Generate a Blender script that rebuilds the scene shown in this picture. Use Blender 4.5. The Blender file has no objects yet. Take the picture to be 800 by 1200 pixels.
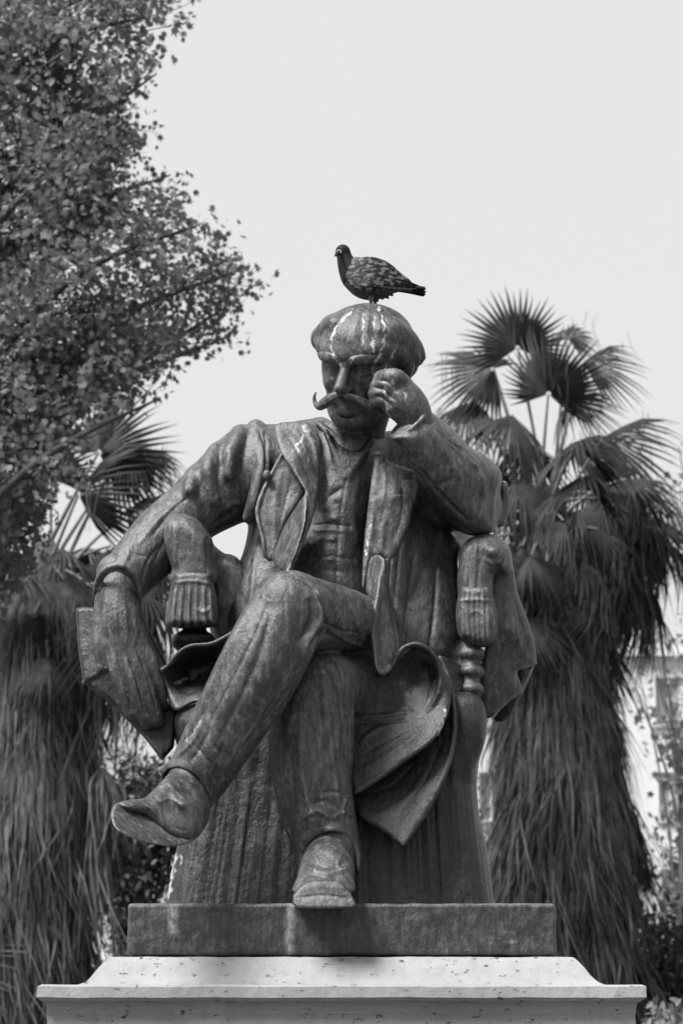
import bpy, bmesh, math, random
import numpy as np
import openvdb
from mathutils import Vector, Matrix, noise as mnoise

random.seed(7)
rng = np.random.default_rng(7)
SC = bpy.context.scene
COL = SC.collection
R = math.radians

# ------------------------------------------------------------------ camera
PITCH = R(14.0)
CAM = np.array((0.0, -8.0, 1.6))
FPX = 2759.0                       # focal length in photograph pixels (800 x 1200)
FWD = np.array((0.0, math.cos(PITCH), math.sin(PITCH)))
UPV = np.array((0.0, -math.sin(PITCH), math.cos(PITCH)))
cam_data = bpy.data.cameras.new("camera")
cam = bpy.data.objects.new("camera", cam_data)
COL.objects.link(cam)
cam.location = CAM
cam.rotation_euler = (math.pi / 2 + PITCH, 0, 0)
cam_data.sensor_fit = 'VERTICAL'
cam_data.sensor_height = 36.0
cam_data.lens = FPX / 1200 * 36.0
cam_data.clip_end = 2000
cam_data.dof.use_dof = True
cam_data.dof.focus_distance = 8.0
cam_data.dof.aperture_fstop = 5.6
SC.camera = cam

# ------------------------------------------------------------------ sky and sun (high thin overcast, black and white)
SUN_ELEV, SUN_AZ = R(55), R(-52)   # azimuth measured from the view direction (+y) reversed: the sun stands to the upper left, camera side
world = bpy.data.worlds.new("World")
SC.world = world
world.use_nodes = True
wt = world.node_tree
bg = wt.nodes["Background"]
sky = wt.nodes.new("ShaderNodeTexSky")
sky.sky_type = 'NISHITA'
sky.sun_disc = False
sky.sun_elevation = SUN_ELEV
sky.sun_rotation = math.atan2(math.sin(SUN_AZ), -math.cos(SUN_AZ))
sky.dust_density = 4.0
sky.air_density = 1.5
bw = wt.nodes.new("ShaderNodeRGBToBW")
mixw = wt.nodes.new("ShaderNodeMix")
mixw.data_type = 'RGBA'
mixw.inputs[0].default_value = 0.93          # even veil of bright cloud over the clear sky
mixw.inputs[7].default_value = (4.75, 4.75, 4.75, 1)
wt.links.new(sky.outputs[0], bw.inputs[0])
wt.links.new(bw.outputs[0], mixw.inputs[6])
wt.links.new(mixw.outputs[2], bg.inputs[0])
bg.inputs[1].default_value = 0.1
sun_data = bpy.data.lights.new("sun", 'SUN')
sun_data.energy = 5.0
sun_data.angle = R(24)
sun_data.color = (1, 1, 1)
sun = bpy.data.objects.new("sun", sun_data)
COL.objects.link(sun)
sdir = Vector((math.sin(SUN_AZ) * math.cos(SUN_ELEV), -math.cos(SUN_AZ) * math.cos(SUN_ELEV), math.sin(SUN_ELEV)))
sun.rotation_euler = sdir.to_track_quat('Z', 'Y').to_euler()
sun.location = sdir * 50
vs = SC.view_settings
vs.view_transform = 'Standard'
vs.look = 'None'
vs.exposure = 0.8
vs.gamma = 1.0
vs.use_curve_mapping = False

# ------------------------------------------------------------------ measuring helpers
def at(px, py, d=0.0):
    """World point seen at pixel (px, py) of the photograph, standing at depth y = d (metres, away from the viewer)."""
    x = (px - 400) / FPX
    y = (600 - py) / FPX
    t = (d - CAM[1]) / (FWD[1] + y * UPV[1])
    return CAM + t * (FWD + np.array((x, 0, 0)) + y * UPV)

def pxs(d=0.0, py=600):
    """Metres per photograph pixel at depth d."""
    return (d - CAM[1]) * math.cos(PITCH) / FPX + 0.0 if False else (at(401, py, d)[0] - at(400, py, d)[0])

def to_px(P):
    v = P - CAM
    z = v @ FWD
    return 400 + FPX * v[..., 0] / z, 600 - FPX * (v @ UPV) / z

def spline(pts, n=6, closed=False):
    """Catmull-Rom through rows of numbers."""
    p = np.asarray(pts, float)
    m = len(p)
    if m < 3 and not closed:
        return np.array([p[0] + (p[-1] - p[0]) * i / n for i in range(n + 1)])
    out = []
    rngi = range(m) if closed else range(m - 1)
    for i in rngi:
        if closed:
            a, b, c, d = p[(i - 1) % m], p[i], p[(i + 1) % m], p[(i + 2) % m]
        else:
            a, b, c, d = p[max(i - 1, 0)], p[i], p[i + 1], p[min(i + 2, m - 1)]
        for j in range(n):
            t = j / n
            out.append(0.5 * (2 * b + (c - a) * t + (2 * a - 5 * b + 4 * c - d) * t * t + (3 * b - a - 3 * c + d) * t ** 3))
    if not closed:
        out.append(p[-1])
    return np.array(out)

# ------------------------------------------------------------------ object helpers
def tag(o, label=None, cat=None, group=None, kind=None):
    if label: o['label'] = label
    if cat: o['category'] = cat
    if group: o['group'] = group
    if kind: o['kind'] = kind
    return o

def empty(name, loc, label=None, cat=None, group=None, rz=0.0):
    o = bpy.data.objects.new(name, None)
    o.empty_display_size = 0.3
    COL.objects.link(o)
    o.location = loc
    o.rotation_euler = (0, 0, rz)
    return tag(o, label, cat, group)

def link(name, me, mat, parent=None, loc=None):
    o = bpy.data.objects.new(name, me)
    COL.objects.link(o)
    if mat is not None and len(me.materials) == 0:
        me.materials.append(mat)
    if parent is not None:
        o.parent = parent
    if loc is not None:
        o.location = loc
    return o

def mesh_np(name, V, F, smooth=True, origin=None):
    """Mesh from numpy vertices and a list of equal-length faces (or list of arrays of faces)."""
    V = np.asarray(V, np.float32)
    if origin is not None:
        V = V - np.asarray(origin, np.float32)
    me = bpy.data.meshes.new(name)
    Fs = F if isinstance(F, list) and len(F) and isinstance(F[0], np.ndarray) else [np.asarray(F, np.int32)]
    Fs = [f for f in Fs if len(f)]
    nl = sum(f.size for f in Fs)
    nf = sum(len(f) for f in Fs)
    me.vertices.add(len(V)); me.vertices.foreach_set("co", V.ravel())
    me.loops.add(nl); me.polygons.add(nf)
    me.loops.foreach_set("vertex_index", np.concatenate([f.ravel() for f in Fs]).astype(np.int32))
    tot = np.concatenate([np.full(len(f), f.shape[1], np.int32) for f in Fs])
    st = np.concatenate(([0], np.cumsum(tot)[:-1])).astype(np.int32)
    me.polygons.foreach_set("loop_start", st)
    me.update(calc_edges=True)
    me.validate()
    if smooth:
        me.polygons.foreach_set("use_smooth", np.ones(len(me.polygons), bool))
    return me

def bm_mesh(name, bm, smooth=False):
    me = bpy.data.meshes.new(name)
    bm.normal_update()
    bm.to_mesh(me); bm.free()
    if smooth:
        me.polygons.foreach_set("use_smooth", np.ones(len(me.polygons), bool))
    return me

# ------------------------------------------------------------------ clay: shapes gathered in a distance field, then skinned
class Clay:
    def __init__(self, box, h):
        """box = (px0, px1, py0, py1, d0, d1): the part of the photograph and the depth range it fills."""
        px0, px1, py0, py1, d0, d1 = box
        c = np.array([at(x, y, d) for x in (px0, px1) for y in (py0, py1) for d in (d0, d1)])
        self.lo, self.h = c.min(0), h
        n = np.ceil((c.max(0) - self.lo) / h).astype(int) + 1
        self.ax = [self.lo[i] + h * np.arange(n[i]) for i in range(3)]
        self.f = np.full(n, 0.5, np.float32)

    def sl(self, lo, hi):
        s = []
        for i in range(3):
            a = int(np.clip(math.floor((lo[i] - self.lo[i]) / self.h), 0, len(self.ax[i])))
            b = int(np.clip(math.ceil((hi[i] - self.lo[i]) / self.h) + 1, 0, len(self.ax[i])))
            if b <= a: return None
            s.append(slice(a, b))
        return tuple(s)

    def grid(self, s):
        X = self.ax[0][s[0]].astype(np.float32)[:, None, None]
        Y = self.ax[1][s[1]].astype(np.float32)[None, :, None]
        Z = self.ax[2][s[2]].astype(np.float32)[None, None, :]
        return X, Y, Z

    def put(self, s, g, k, mode):
        f = self.f[s]
        if mode == 'cut':
            g = -g
            if k > 0:
                hh = np.maximum(k - np.abs(f - g), 0) / k
                self.f[s] = np.maximum(f, g) + hh * hh * k * 0.25
            else:
                self.f[s] = np.maximum(f, g)
        elif k > 0:
            hh = np.maximum(k - np.abs(f - g), 0) / k
            self.f[s] = np.minimum(f, g) - hh * hh * k * 0.25
        else:
            self.f[s] = np.minimum(f, g)

    def tube(self, W, k=0.0, sy=1.0, mode='add'):
        """W: rows of world x, y, z, radius (m). sy squeezes the section along y."""
        W = np.asarray(W, float)
        m = W[:, 3].max() + max(k, 0.01) + 3 * self.h
        s = self.sl(W[:, :3].min(0) - m, W[:, :3].max(0) + m)
        if s is None: return
        g = np.full(self.f[s].shape, 0.4, np.float32)
        base = [q.start for q in s]
        for a, b in zip(W[:-1], W[1:]):
            mm = max(a[3], b[3]) + max(k, 0.01) + 3 * self.h
            q = self.sl(np.minimum(a, b)[:3] - mm, np.maximum(a, b)[:3] + mm)
            if q is None: continue
            X, Y, Z = self.grid(q)
            ax, ay, az = a[0], a[1] / sy, a[2]
            bx, by, bz = b[0] - a[0], (b[1] - a[1]) / sy, b[2] - a[2]
            l2 = bx * bx + by * by + bz * bz + 1e-12
            dx, dy, dz = X - ax, Y / sy - ay, Z - az
            t = np.clip((dx * bx + dy * by + dz * bz) / l2, 0, 1)
            e = np.sqrt((dx - t * bx) ** 2 + (dy - t * by) ** 2 + (dz - t * bz) ** 2) - (a[3] + t * (b[3] - a[3]))
            q2 = tuple(slice(q[i].start - base[i], q[i].stop - base[i]) for i in range(3))
            g[q2] = np.minimum(g[q2], e)
        self.put(s, g, k, mode)

    def limb(self, pts, k=0.02, n=5, sy=1.0, mode='add'):
        """pts: rows px, py, depth, radius in pixels."""
        W = []
        for p in spline(pts, n):
            W.append((*at(p[0], p[1], p[2]), p[3] * pxs(p[2], p[1])))
        self.tube(W, k, sy, mode)

    def ell(self, c, rad, M=None, k=0.02, mode='add'):
        c = np.asarray(c, float); rad = np.asarray(rad, float)
        M = np.eye(3) if M is None else np.asarray(M)
        m = rad.max() + max(k, 0.01) + 2 * self.h
        s = self.sl(c - m, c + m)
        if s is None: return
        X, Y, Z = self.grid(s)
        dx, dy, dz = X - c[0], Y - c[1], Z - c[2]
        u = [(M[0, i] * dx + M[1, i] * dy + M[2, i] * dz) for i in range(3)]
        k0 = np.sqrt(sum((u[i] / rad[i]) ** 2 for i in range(3)))
        k1 = np.sqrt(sum((u[i] / rad[i] ** 2) ** 2 for i in range(3))) + 1e-9
        self.put(s, (k0 * (k0 - 1) / k1).astype(np.float32), k, mode)

    def ball(self, px, py, d, rx, ry=None, rd=None, k=0.02, mode='add'):
        u = pxs(d, py)
        self.ell(at(px, py, d), (rx * u, (rd or rx) * u, (ry or rx) * u), None, k, mode)

    def slab(self, poly, depth, Rr, Tf, Tb=None, k=0.01, smooth=4, mode='add'):
        """A cushion or plate with the outline poly (pixels): depth = [(px, py, d), ...] gives its middle, Rr the edge rounding (px),
        Tf and Tb its thickness towards and away from the viewer (m)."""
        Tb = Tf if Tb is None else Tb
        poly = np.asarray(poly, float)
        if smooth: poly = spline(poly, smooth, closed=True)
        dep = np.asarray(depth, float).reshape(-1, 3)
        u = pxs(dep[:, 2].mean(), poly[:, 1].mean())
        pad = 30
        x0, y0 = np.floor(poly.min(0)) - pad
        x1, y1 = np.ceil(poly.max(0)) + pad
        gx, gy = np.meshgrid(np.arange(x0, x1 + 1), np.arange(y0, y1 + 1), indexing='ij')
        d2 = np.full(gx.shape, 1e9); ins = np.zeros(gx.shape, bool)
        for a, b in zip(poly, np.roll(poly, -1, 0)):
            e = b - a
            l2 = e @ e
            if l2 < 1e-9: continue
            wx, wy = gx - a[0], gy - a[1]
            t = np.clip((wx * e[0] + wy * e[1]) / l2, 0, 1)
            d2 = np.minimum(d2, (wx - t * e[0]) ** 2 + (wy - t * e[1]) ** 2)
            c = ((a[1] <= gy) & (b[1] > gy)) | ((b[1] <= gy) & (a[1] > gy))
            if abs(e[1]) > 1e-9:
                ins ^= c & (gx < a[0] + (gy - a[1]) / e[1] * e[0])
        sd = np.sqrt(d2) * np.where(ins, -1, 1) * u
        dc = rbf(dep, gx, gy)
        Rm = Rr * u
        Tm = max(Tf, Tb)
        corners = np.array([at(x, y, d) for x in (x0, x1) for y in (y0, y1) for d in (dc.min() - Tm - 0.03, dc.max() + Tm + 0.03)])
        s = self.sl(corners.min(0), corners.max(0))
        if s is None: return
        X, Y, Z = self.grid(s)
        vy, vz = Y - CAM[1], Z - CAM[2]
        zc = vy * FWD[1] + vz * FWD[2]
        qx = 400 + FPX * (X - CAM[0]) / zc - x0
        qy = 600 - FPX * (vy * UPV[1] + vz * UPV[2]) / zc - y0
        qy = np.broadcast_to(qy, qx.shape)
        nx, ny = gx.shape
        ix = np.clip(qx, 0, nx - 1.001); iy = np.clip(qy, 0, ny - 1.001)
        jx = ix.astype(np.int32); jy = iy.astype(np.int32)
        fx = (ix - jx).astype(np.float32); fy = (iy - jy).astype(np.float32)
        fl = jx * ny + jy
        def smp(A):
            A = A.astype(np.float32).ravel()
            return (A[fl] * (1 - fx) + A[fl + ny] * fx) * (1 - fy) + (A[fl + 1] * (1 - fx) + A[fl + ny + 1] * fx) * fy
        S = smp(sd); D = smp(dc)
        dy = Y - D
        T = np.where(dy < 0, np.float32(Tf), np.float32(Tb))
        q = np.maximum(Rm + S, 0)
        g = (np.sqrt((q / Rm) ** 2 + (dy / T) ** 2) - 1) * np.float32(min(Rm, Tf, Tb))
        self.put(s, g.astype(np.float32), k, mode)

    def soften(self, n=1):
        for _ in range(n):
            for a in range(3):
                f = self.f
                lo = np.take(f, [0], a); hi = np.take(f, [-1], a)
                up = np.concatenate((np.take(f, range(1, f.shape[a]), a), hi), a)
                dn = np.concatenate((lo, np.take(f, range(0, f.shape[a] - 1), a)), a)
                self.f = (f * 2 + up + dn) * np.float32(0.25)

    def skin(self):
        f = np.clip(self.f, -0.05, 0.05).astype(np.float32)
        f[0] = f[-1] = 0.05; f[:, 0] = f[:, -1] = 0.05; f[:, :, 0] = f[:, :, -1] = 0.05
        g = openvdb.FloatGrid(0.05)
        g.copyFromArray(f, tolerance=1e-6)
        g.gridClass = openvdb.GridClass.LEVEL_SET
        V, T, Q = g.convertToPolygons(0.0, 0.0)
        V = np.asarray(V, float) * self.h + self.lo
        F = []
        if len(Q): F.append(np.asarray(Q, np.int32))
        if len(T): F.append(np.asarray(T, np.int32))
        # keep outward winding
        q = F[0]
        c = V[q[:, 0]] * 1.0
        n = np.cross(V[q[:, 1]] - c, V[q[:, 2]] - c) + np.cross(V[q[:, 2]] - c, V[q[:, -1]] - c)
        if ((c - V.mean(0)) * n).sum() < 0:
            F = [f_[:, ::-1].copy() for f_ in F]
        return V, F

def rbf(dep, gx, gy):
    if len(dep) == 1:
        return np.full(gx.shape, dep[0, 2])
    P = dep[:, :2]
    n = len(P)
    A = np.hypot(P[:, None, 0] - P[None, :, 0], P[:, None, 1] - P[None, :, 1])
    B = np.c_[np.ones(n), P / 100]
    if n <= 3:
        w = np.linalg.lstsq(B, dep[:, 2], rcond=None)[0]
        return w[0] + w[1] * gx / 100 + w[2] * gy / 100
    M = np.block([[A, B], [B.T, np.zeros((3, 3))]])
    w = np.linalg.lstsq(M, np.r_[dep[:, 2], 0, 0, 0], rcond=None)[0]
    out = w[n] + w[n + 1] * gx / 100 + w[n + 2] * gy / 100
    for i in range(n):
        out = out + w[i] * np.hypot(gx - P[i, 0], gy - P[i, 1])
    return out

def vnormals(V, F):
    N = np.zeros_like(V)
    for f in F:
        c = V[f[:, 0]]
        n = np.cross(V[f[:, 1]] - c, V[f[:, 2]] - c)
        if f.shape[1] == 4: n = n + np.cross(V[f[:, 2]] - c, V[f[:, 3]] - c)
        for j in range(f.shape[1]):
            for a in range(3):
                N[:, a] += np.bincount(f[:, j], n[:, a], len(V))
    return N / (np.linalg.norm(N, axis=1, keepdims=True) + 1e-12)

def seg_dist(qx, qy, line):
    d = np.full(qx.shape, 1e9); tt = np.zeros(qx.shape)
    L = np.asarray(line, float)
    n = len(L) - 1
    for i in range(n):
        a, e = L[i], L[i + 1] - L[i]
        wx, wy = qx - a[0], qy - a[1]
        t = np.clip((wx * e[0] + wy * e[1]) / (e @ e + 1e-9), 0, 1)
        q = np.hypot(wx - t * e[0], wy - t * e[1])
        m = q < d
        d = np.where(m, q, d); tt = np.where(m, (i + t) / n, tt)
    return d, tt

def carve(V, F, strokes, relief=None):
    """Work creases and ridges into the front of a skin. stroke = (points, width px, height px[, taper])."""
    V = V.copy()
    N = vnormals(V, F)
    qx, qy = to_px(V)
    vd = V - CAM
    vd /= np.linalg.norm(vd, axis=1, keepdims=True)
    face = np.clip(-(N * vd).sum(1) * 2.0, 0, 1)
    h = np.zeros(len(V))
    for st in strokes:
        L = spline(st[0], 5) if len(st[0]) > 2 else np.asarray(st[0], float)
        w, amp = st[1], st[2]
        lo, hi = L.min(0) - 3 * w, L.max(0) + 3 * w
        m = np.nonzero((qx > lo[0]) & (qx < hi[0]) & (qy > lo[1]) & (qy < hi[1]) & (face > 0.02))[0]
        if not len(m): continue
        d, t = seg_dist(qx[m], qy[m], L)
        tap = 1.0 if len(st) > 3 and st[3] == 0 else np.clip(np.minimum(t, 1 - t) * 4, 0, 1) ** 0.7
        h[m] += amp * (np.exp(-(d / w) ** 2) if amp > 0 else 1.15 * np.exp(-1.25 * d / w)) * tap
    if relief is not None:
        h += relief(qx, qy)
    return V + N * (h * face * pxs(0.0))[:, None]

def stains(me, V, F, strokes):
    """Bird droppings: a mask of narrow runs laid on the skin."""
    qx, qy = to_px(V)
    N = vnormals(V, F)
    fr = (N[:, 1] < 0.25)
    a = np.zeros(len(V), np.float32)
    for L, w, amp in strokes:
        L = spline(L, 5) if len(L) > 2 else np.asarray(L, float)
        d, t = seg_dist(qx + .8 * np.sin(qy * .55 + L[0][1]) + .4 * np.sin(qy * 1.9), qy, L)
        ww = w * (0.75 + 0.35 * np.sin(qy * .31 + L[0][0]) + .25 * np.sin(qy * .83 + L[0][1]))
        a = np.maximum(a, (amp * np.clip(1.4 - d / np.maximum(ww, 0.3), 0, 1) * fr).astype(np.float32))
    at_ = me.attributes.new("droppings", 'FLOAT', 'POINT')
    at_.data.foreach_set("value", a)
# ------------------------------------------------------------------ materials
def new_mat(name):
    m = bpy.data.materials.new(name)
    m.use_nodes = True
    return m, m.node_tree, m.node_tree.nodes["Principled BSDF"]

def N_(nt, typ, **kw):
    n = nt.nodes.new(typ)
    for k, v in kw.items():
        setattr(n, k, v)
    return n

def ramp(nt, src, stops):
    r = nt.nodes.new("ShaderNodeValToRGB")
    els = r.color_ramp.elements
    while len(els) < len(stops): els.new(0.5)
    for e, (p, v) in zip(els, stops):
        e.position = p; e.color = (v, v, v, 1)
    nt.links.new(src, r.inputs[0])
    return r.outputs[0]

def noise_tex(nt, scale, detail=4.0, rough=0.6, stretch=(1, 1, 1), dist=0.0):
    tc = N_(nt, "ShaderNodeTexCoord")
    mp = N_(nt, "ShaderNodeMapping")
    mp.inputs['Scale'].default_value = stretch
    nt.links.new(tc.outputs['Object'], mp.inputs[0])
    t = N_(nt, "ShaderNodeTexNoise")
    t.inputs['Scale'].default_value = scale
    t.inputs['Detail'].default_value = detail
    t.inputs['Roughness'].default_value = rough
    t.inputs['Distortion'].default_value = dist
    nt.links.new(mp.outputs[0], t.inputs['Vector'])
    return t.outputs[0]

def math_(nt, op, a, b=None, clamp=False):
    n = N_(nt, "ShaderNodeMath", operation=op, use_clamp=clamp)
    for i, v in enumerate((a, b)):
        if v is None: continue
        if isinstance(v, (int, float)): n.inputs[i].default_value = v
        else: nt.links.new(v, n.inputs[i])
    return n.outputs[0]

def mixc(nt, fac, a, b):
    n = N_(nt, "ShaderNodeMix", data_type='RGBA')
    for i, v in ((0, fac), (6, a), (7, b)):
        if isinstance(v, (int, float)):
            if i == 0: n.inputs[0].default_value = v
            else: n.inputs[i].default_value = (v, v, v, 1)
        else: nt.links.new(v, n.inputs[i])
    return n.outputs[2]

def bump(nt, bsdf, h, strength=0.3, dist=0.01, prev=None):
    b = N_(nt, "ShaderNodeBump")
    b.inputs['Strength'].default_value = strength
    b.inputs['Distance'].default_value = dist
    nt.links.new(h, b.inputs['Height'])
    if prev is not None: nt.links.new(prev, b.inputs['Normal'])
    nt.links.new(b.outputs[0], bsdf.inputs['Normal'])
    return b.outputs[0]

def bronze(name, dark=0.035, mid=0.085, pale=0.20):
    m, nt, b = new_mat(name)
    big = noise_tex(nt, 6.0, 5, 0.62)
    fine = noise_tex(nt, 58.0, 6, 0.72, (1, 1, 0.7))
    run = noise_tex(nt, 46.0, 6, 0.74, (1, 1, 0.08))
    pat = noise_tex(nt, 40.0, 8, 0.74, (1, 1, 0.34), 0.4)
    base = mixc(nt, ramp(nt, big, ((0.30, 0), (0.70, 1))), dark, mid)
    base = mixc(nt, math_(nt, 'MULTIPLY', ramp(nt, pat, ((0.48, 0), (0.72, 1))), 0.50), base, pale)
    base = mixc(nt, math_(nt, 'MULTIPLY', ramp(nt, run, ((0.55, 0), (0.74, 1))), 0.42), base, pale)
    base = mixc(nt, math_(nt, 'MULTIPLY', ramp(nt, fine, ((0.56, 0), (0.72, 1))), 0.42), base, pale * 1.15)
    base = mixc(nt, math_(nt, 'MULTIPLY', ramp(nt, fine, ((0.30, 1), (0.45, 0))), 0.6), base, dark * 0.6)
    geo = N_(nt, "ShaderNodeNewGeometry")              # rubbed edges, with their highlights painted into the colour
    edge = math_(nt, 'MULTIPLY', ramp(nt, geo.outputs['Pointiness'], ((0.515, 0), (0.60, 1))), ramp(nt, pat, ((0.35, 0.25), (0.6, 1))))
    base = mixc(nt, math_(nt, 'MULTIPLY', edge, 0.75), base, pale * 1.35)
    dk = N_(nt, "ShaderNodeAttribute", attribute_name="shade_patina")
    base = mixc(nt, math_(nt, 'MULTIPLY', dk.outputs['Fac'], ramp(nt, pat, ((0.40, 1), (0.72, 0.45)))), base, 0.010)  # shade of the hand and coat sides, mixed into the colour
    at_ = N_(nt, "ShaderNodeAttribute", attribute_name="droppings")
    broken = ramp(nt, noise_tex(nt, 38, 5, 0.7, (1, 1, .5)), ((0.36, 0), (0.56, 1)))
    base = mixc(nt, math_(nt, 'MULTIPLY', at_.outputs['Fac'], broken), base, 0.55)
    nt.links.new(base, b.inputs['Base Color'])
    b.inputs['Metallic'].default_value = 0.0
    nt.links.new(ramp(nt, pat, ((0.35, 0.33), (0.7, 0.56))), b.inputs['Roughness'])
    b.inputs['Specular IOR Level'].default_value = 0.5
    p = bump(nt, b, noise_tex(nt, 11, 3, 0.5), 0.22, 0.04)
    p = bump(nt, b, noise_tex(nt, 34, 5, 0.65, (1, 1, 0.4)), 0.35, 0.014, p)
    p = bump(nt, b, fine, 0.55, 0.007, p)
    return m

M = {}
M['bronze'] = bronze('weathered_bronze', 0.018, 0.056, 0.25)
M['bronze_dark'] = bronze('dark_bronze', 0.005, 0.012, 0.055)  # sheltered parts: darker bronze, with their deep shade also put into the colour
M['bronze_slab'] = bronze('slab_bronze', 0.012, 0.034, 0.13)

def marble():
    m, nt, b = new_mat('pale_marble')
    big = noise_tex(nt, 2.6, 6, 0.65)
    gr = noise_tex(nt, 70, 5, 0.75)
    run = noise_tex(nt, 11, 6, 0.75, (1, 1, 0.22), 0.4)
    spot = noise_tex(nt, 17, 7, 0.7)
    pits = noise_tex(nt, 30, 4, 0.65, (1, 1, 1.8))
    c = mixc(nt, ramp(nt, big, ((0.3, 0), (0.7, 1))), 0.215, 0.295)
    c = mixc(nt, math_(nt, 'MULTIPLY', ramp(nt, run, ((0.50, 0), (0.76, 1))), 0.55), c, 0.16)
    c = mixc(nt, math_(nt, 'MULTIPLY', ramp(nt, spot, ((0.55, 0), (0.70, 1))), 0.5), c, 0.15)
    c = mixc(nt, math_(nt, 'MULTIPLY', ramp(nt, gr, ((0.48, 0), (0.72, 1))), 0.35), c, 0.2)
    c = mixc(nt, ramp(nt, pits, ((0.66, 0), (0.69, 1))), c, 0.03)
    nt.links.new(c, b.inputs['Base Color'])
    b.inputs['Roughness'].default_value = 0.8
    b.inputs['Specular IOR Level'].default_value = 0.3
    p = bump(nt, b, gr, 0.35, 0.006)
    bump(nt, b, ramp(nt, pits, ((0.63, 1), (0.70, 0))), 0.8, 0.010, p)
    return m
M['marble'] = marble()

def plain(name, a, b_, scale=8, rough=0.7, stretch=(1, 1, 1), spec=0.3, transl=0.0):
    m, nt, b = new_mat(name)
    info = N_(nt, "ShaderNodeObjectInfo")
    n = noise_tex(nt, scale, 4, 0.6, stretch)
    c = mixc(nt, ramp(nt, n, ((0.3, 0), (0.7, 1))), a, b_)
    c2 = mixc(nt, 0.5, c, c)
    mul = N_(nt, "ShaderNodeMix", data_type='RGBA', blend_type='MULTIPLY')
    mul.inputs[0].default_value = 1.0
    nt.links.new(c, mul.inputs[6])
    nt.links.new(ramp(nt, info.outputs['Random'], ((0, 0.7), (1, 1.3))), mul.inputs[7])
    nt.links.new(mul.outputs[2], b.inputs['Base Color'])
    b.inputs['Roughness'].default_value = rough
    b.inputs['Specular IOR Level'].default_value = spec
    if transl:
        tr = N_(nt, "ShaderNodeBsdfTranslucent")
        nt.links.new(mul.outputs[2], tr.inputs[0])
        mx = N_(nt, "ShaderNodeMixShader")
        mx.inputs[0].default_value = transl
        nt.links.new(b.outputs[0], mx.inputs[1]); nt.links.new(tr.outputs[0], mx.inputs[2])
        nt.links.new(mx.outputs[0], nt.nodes['Material Output'].inputs[0])
    return m
M['frond'] = plain('palm_leaf', 0.010, 0.026, 6, 0.6, (1, 1, 1), 0.25, 0.10)
M['petiole'] = plain('palm_stalk', 0.09, 0.16, 10, 0.6)
M['dead'] = plain('dry_palm_leaf', 0.02, 0.065, 7, 0.8, (1, 1, 1), 0.2)
M['thread'] = plain('dry_palm_thread', 0.03, 0.12, 3, 0.8, (1, 1, 1), 0.2)
M['dead_pale'] = plain('bleached_palm_leaf', 0.04, 0.11, 7, 0.8, (1, 1, 1), 0.2)
M['thread_pale'] = plain('bleached_palm_thread', 0.07, 0.23, 3, 0.8, (1, 1, 1), 0.2)
M['trunk'] = plain('palm_trunk_bark', 0.05, 0.14, 14, 0.9, (1, 1, 0.3))
M['leaf'] = plain('tree_leaf', 0.12, 0.24, 1.3, 0.6, (1, 1, 1), 0.3, 0.4)
M['leaf_dark'] = plain('shrub_leaf', 0.035, 0.09, 2.0, 0.5, (1, 1, 1), 0.35, 0.15)
M['leaf_pale'] = plain('pale_shrub_leaf', 0.10, 0.2, 2.0, 0.5, (1, 1, 1), 0.35, 0.25)
M['bark'] = plain('tree_bark', 0.04, 0.11, 12, 0.9, (1, 1, 0.3))
M['ground'] = plain('park_ground', 0.05, 0.09, 2, 0.95)
M['lawn'] = plain('lawn', 0.03, 0.06, 3, 0.95)
M['paving'] = plain('paving', 0.06, 0.10, 5, 0.85)
M['plaster'] = plain('pale_plaster', 0.66, 0.76, 0.6, 0.85)
M['plaster_grey'] = plain('grey_plaster', 0.4, 0.5, 0.6, 0.85)
M['glass_dark'] = plain('window_glass', 0.22, 0.30, 1, 0.15, (1, 1, 1), 0.6)
M['frame_paint'] = plain('window_paint', 0.55, 0.65, 1, 0.5)
# ------------------------------------------------------------------ pedestal
def stack_profile(rows):
    """Square-plan mouldings: rows of (half width x, front y, back y, z)."""
    bm = bmesh.new()
    rings = []
    for hx, yf, yb, z in rows:
        rings.append([bm.verts.new(p) for p in ((-hx, yf, z), (hx, yf, z), (hx, yb, z), (-hx, yb, z))])
    for a, b in zip(rings[:-1], rings[1:]):
        for i in range(4):
            bm.faces.new((a[i], a[(i + 1) % 4], b[(i + 1) % 4], b[i]))
    bm.faces.new(rings[0][::-1]); bm.faces.new(rings[-1])
    return bm

YF = -0.42                                   # front of the bronze slab
ZT = at(400, 1058, YF)[2]                    # its top
ZB = at(400, 1120.5, YF)[2]                  # its foot = top of the marble
CX = 0.0
YB = 0.98
ped = empty("marble_pedestal", (CX, 0.28, 0.0), "pale pitted marble pedestal with a flared cap under the bronze figure", "pedestal")
def ped_mesh(name, rows, bev):
    bm = stack_profile([(hx, yf - 0.28, yb - 0.28, z) for hx, yf, yb, z in rows])
    if bev:
        es = [e for e in bm.edges if e.calc_face_angle(0) > 0.6]
        bmesh.ops.bevel(bm, geom=es, offset=bev, segments=2, affect='EDGES', profile=0.5)
    bmesh.ops.subdivide_edges(bm, edges=[e for e in bm.edges if e.calc_length() > .3], cuts=70, use_grid_fill=True)
    for q in bm.verts:                        # worn, slightly chipped arrises
        n_ = mnoise.noise_vector(q.co * 9.0) * .0022 + mnoise.noise_vector(q.co * 31.0) * .0016
        if q.co.z > .33: q.co += n_
    bmesh.ops.triangulate(bm, faces=[f for f in bm.faces if len(f.verts) > 4])
    me = bm_mesh(name, bm)
    return link(name, me, M['marble'], ped)
uT = pxs(-0.48, 1122)
hT = 271 * uT
zt = at(400, 1121.5, -0.48)[2]
zb1 = at(400, 1154, -0.72)[2]
zb2 = at(400, 1173, -0.72)[2]
rows = []
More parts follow.
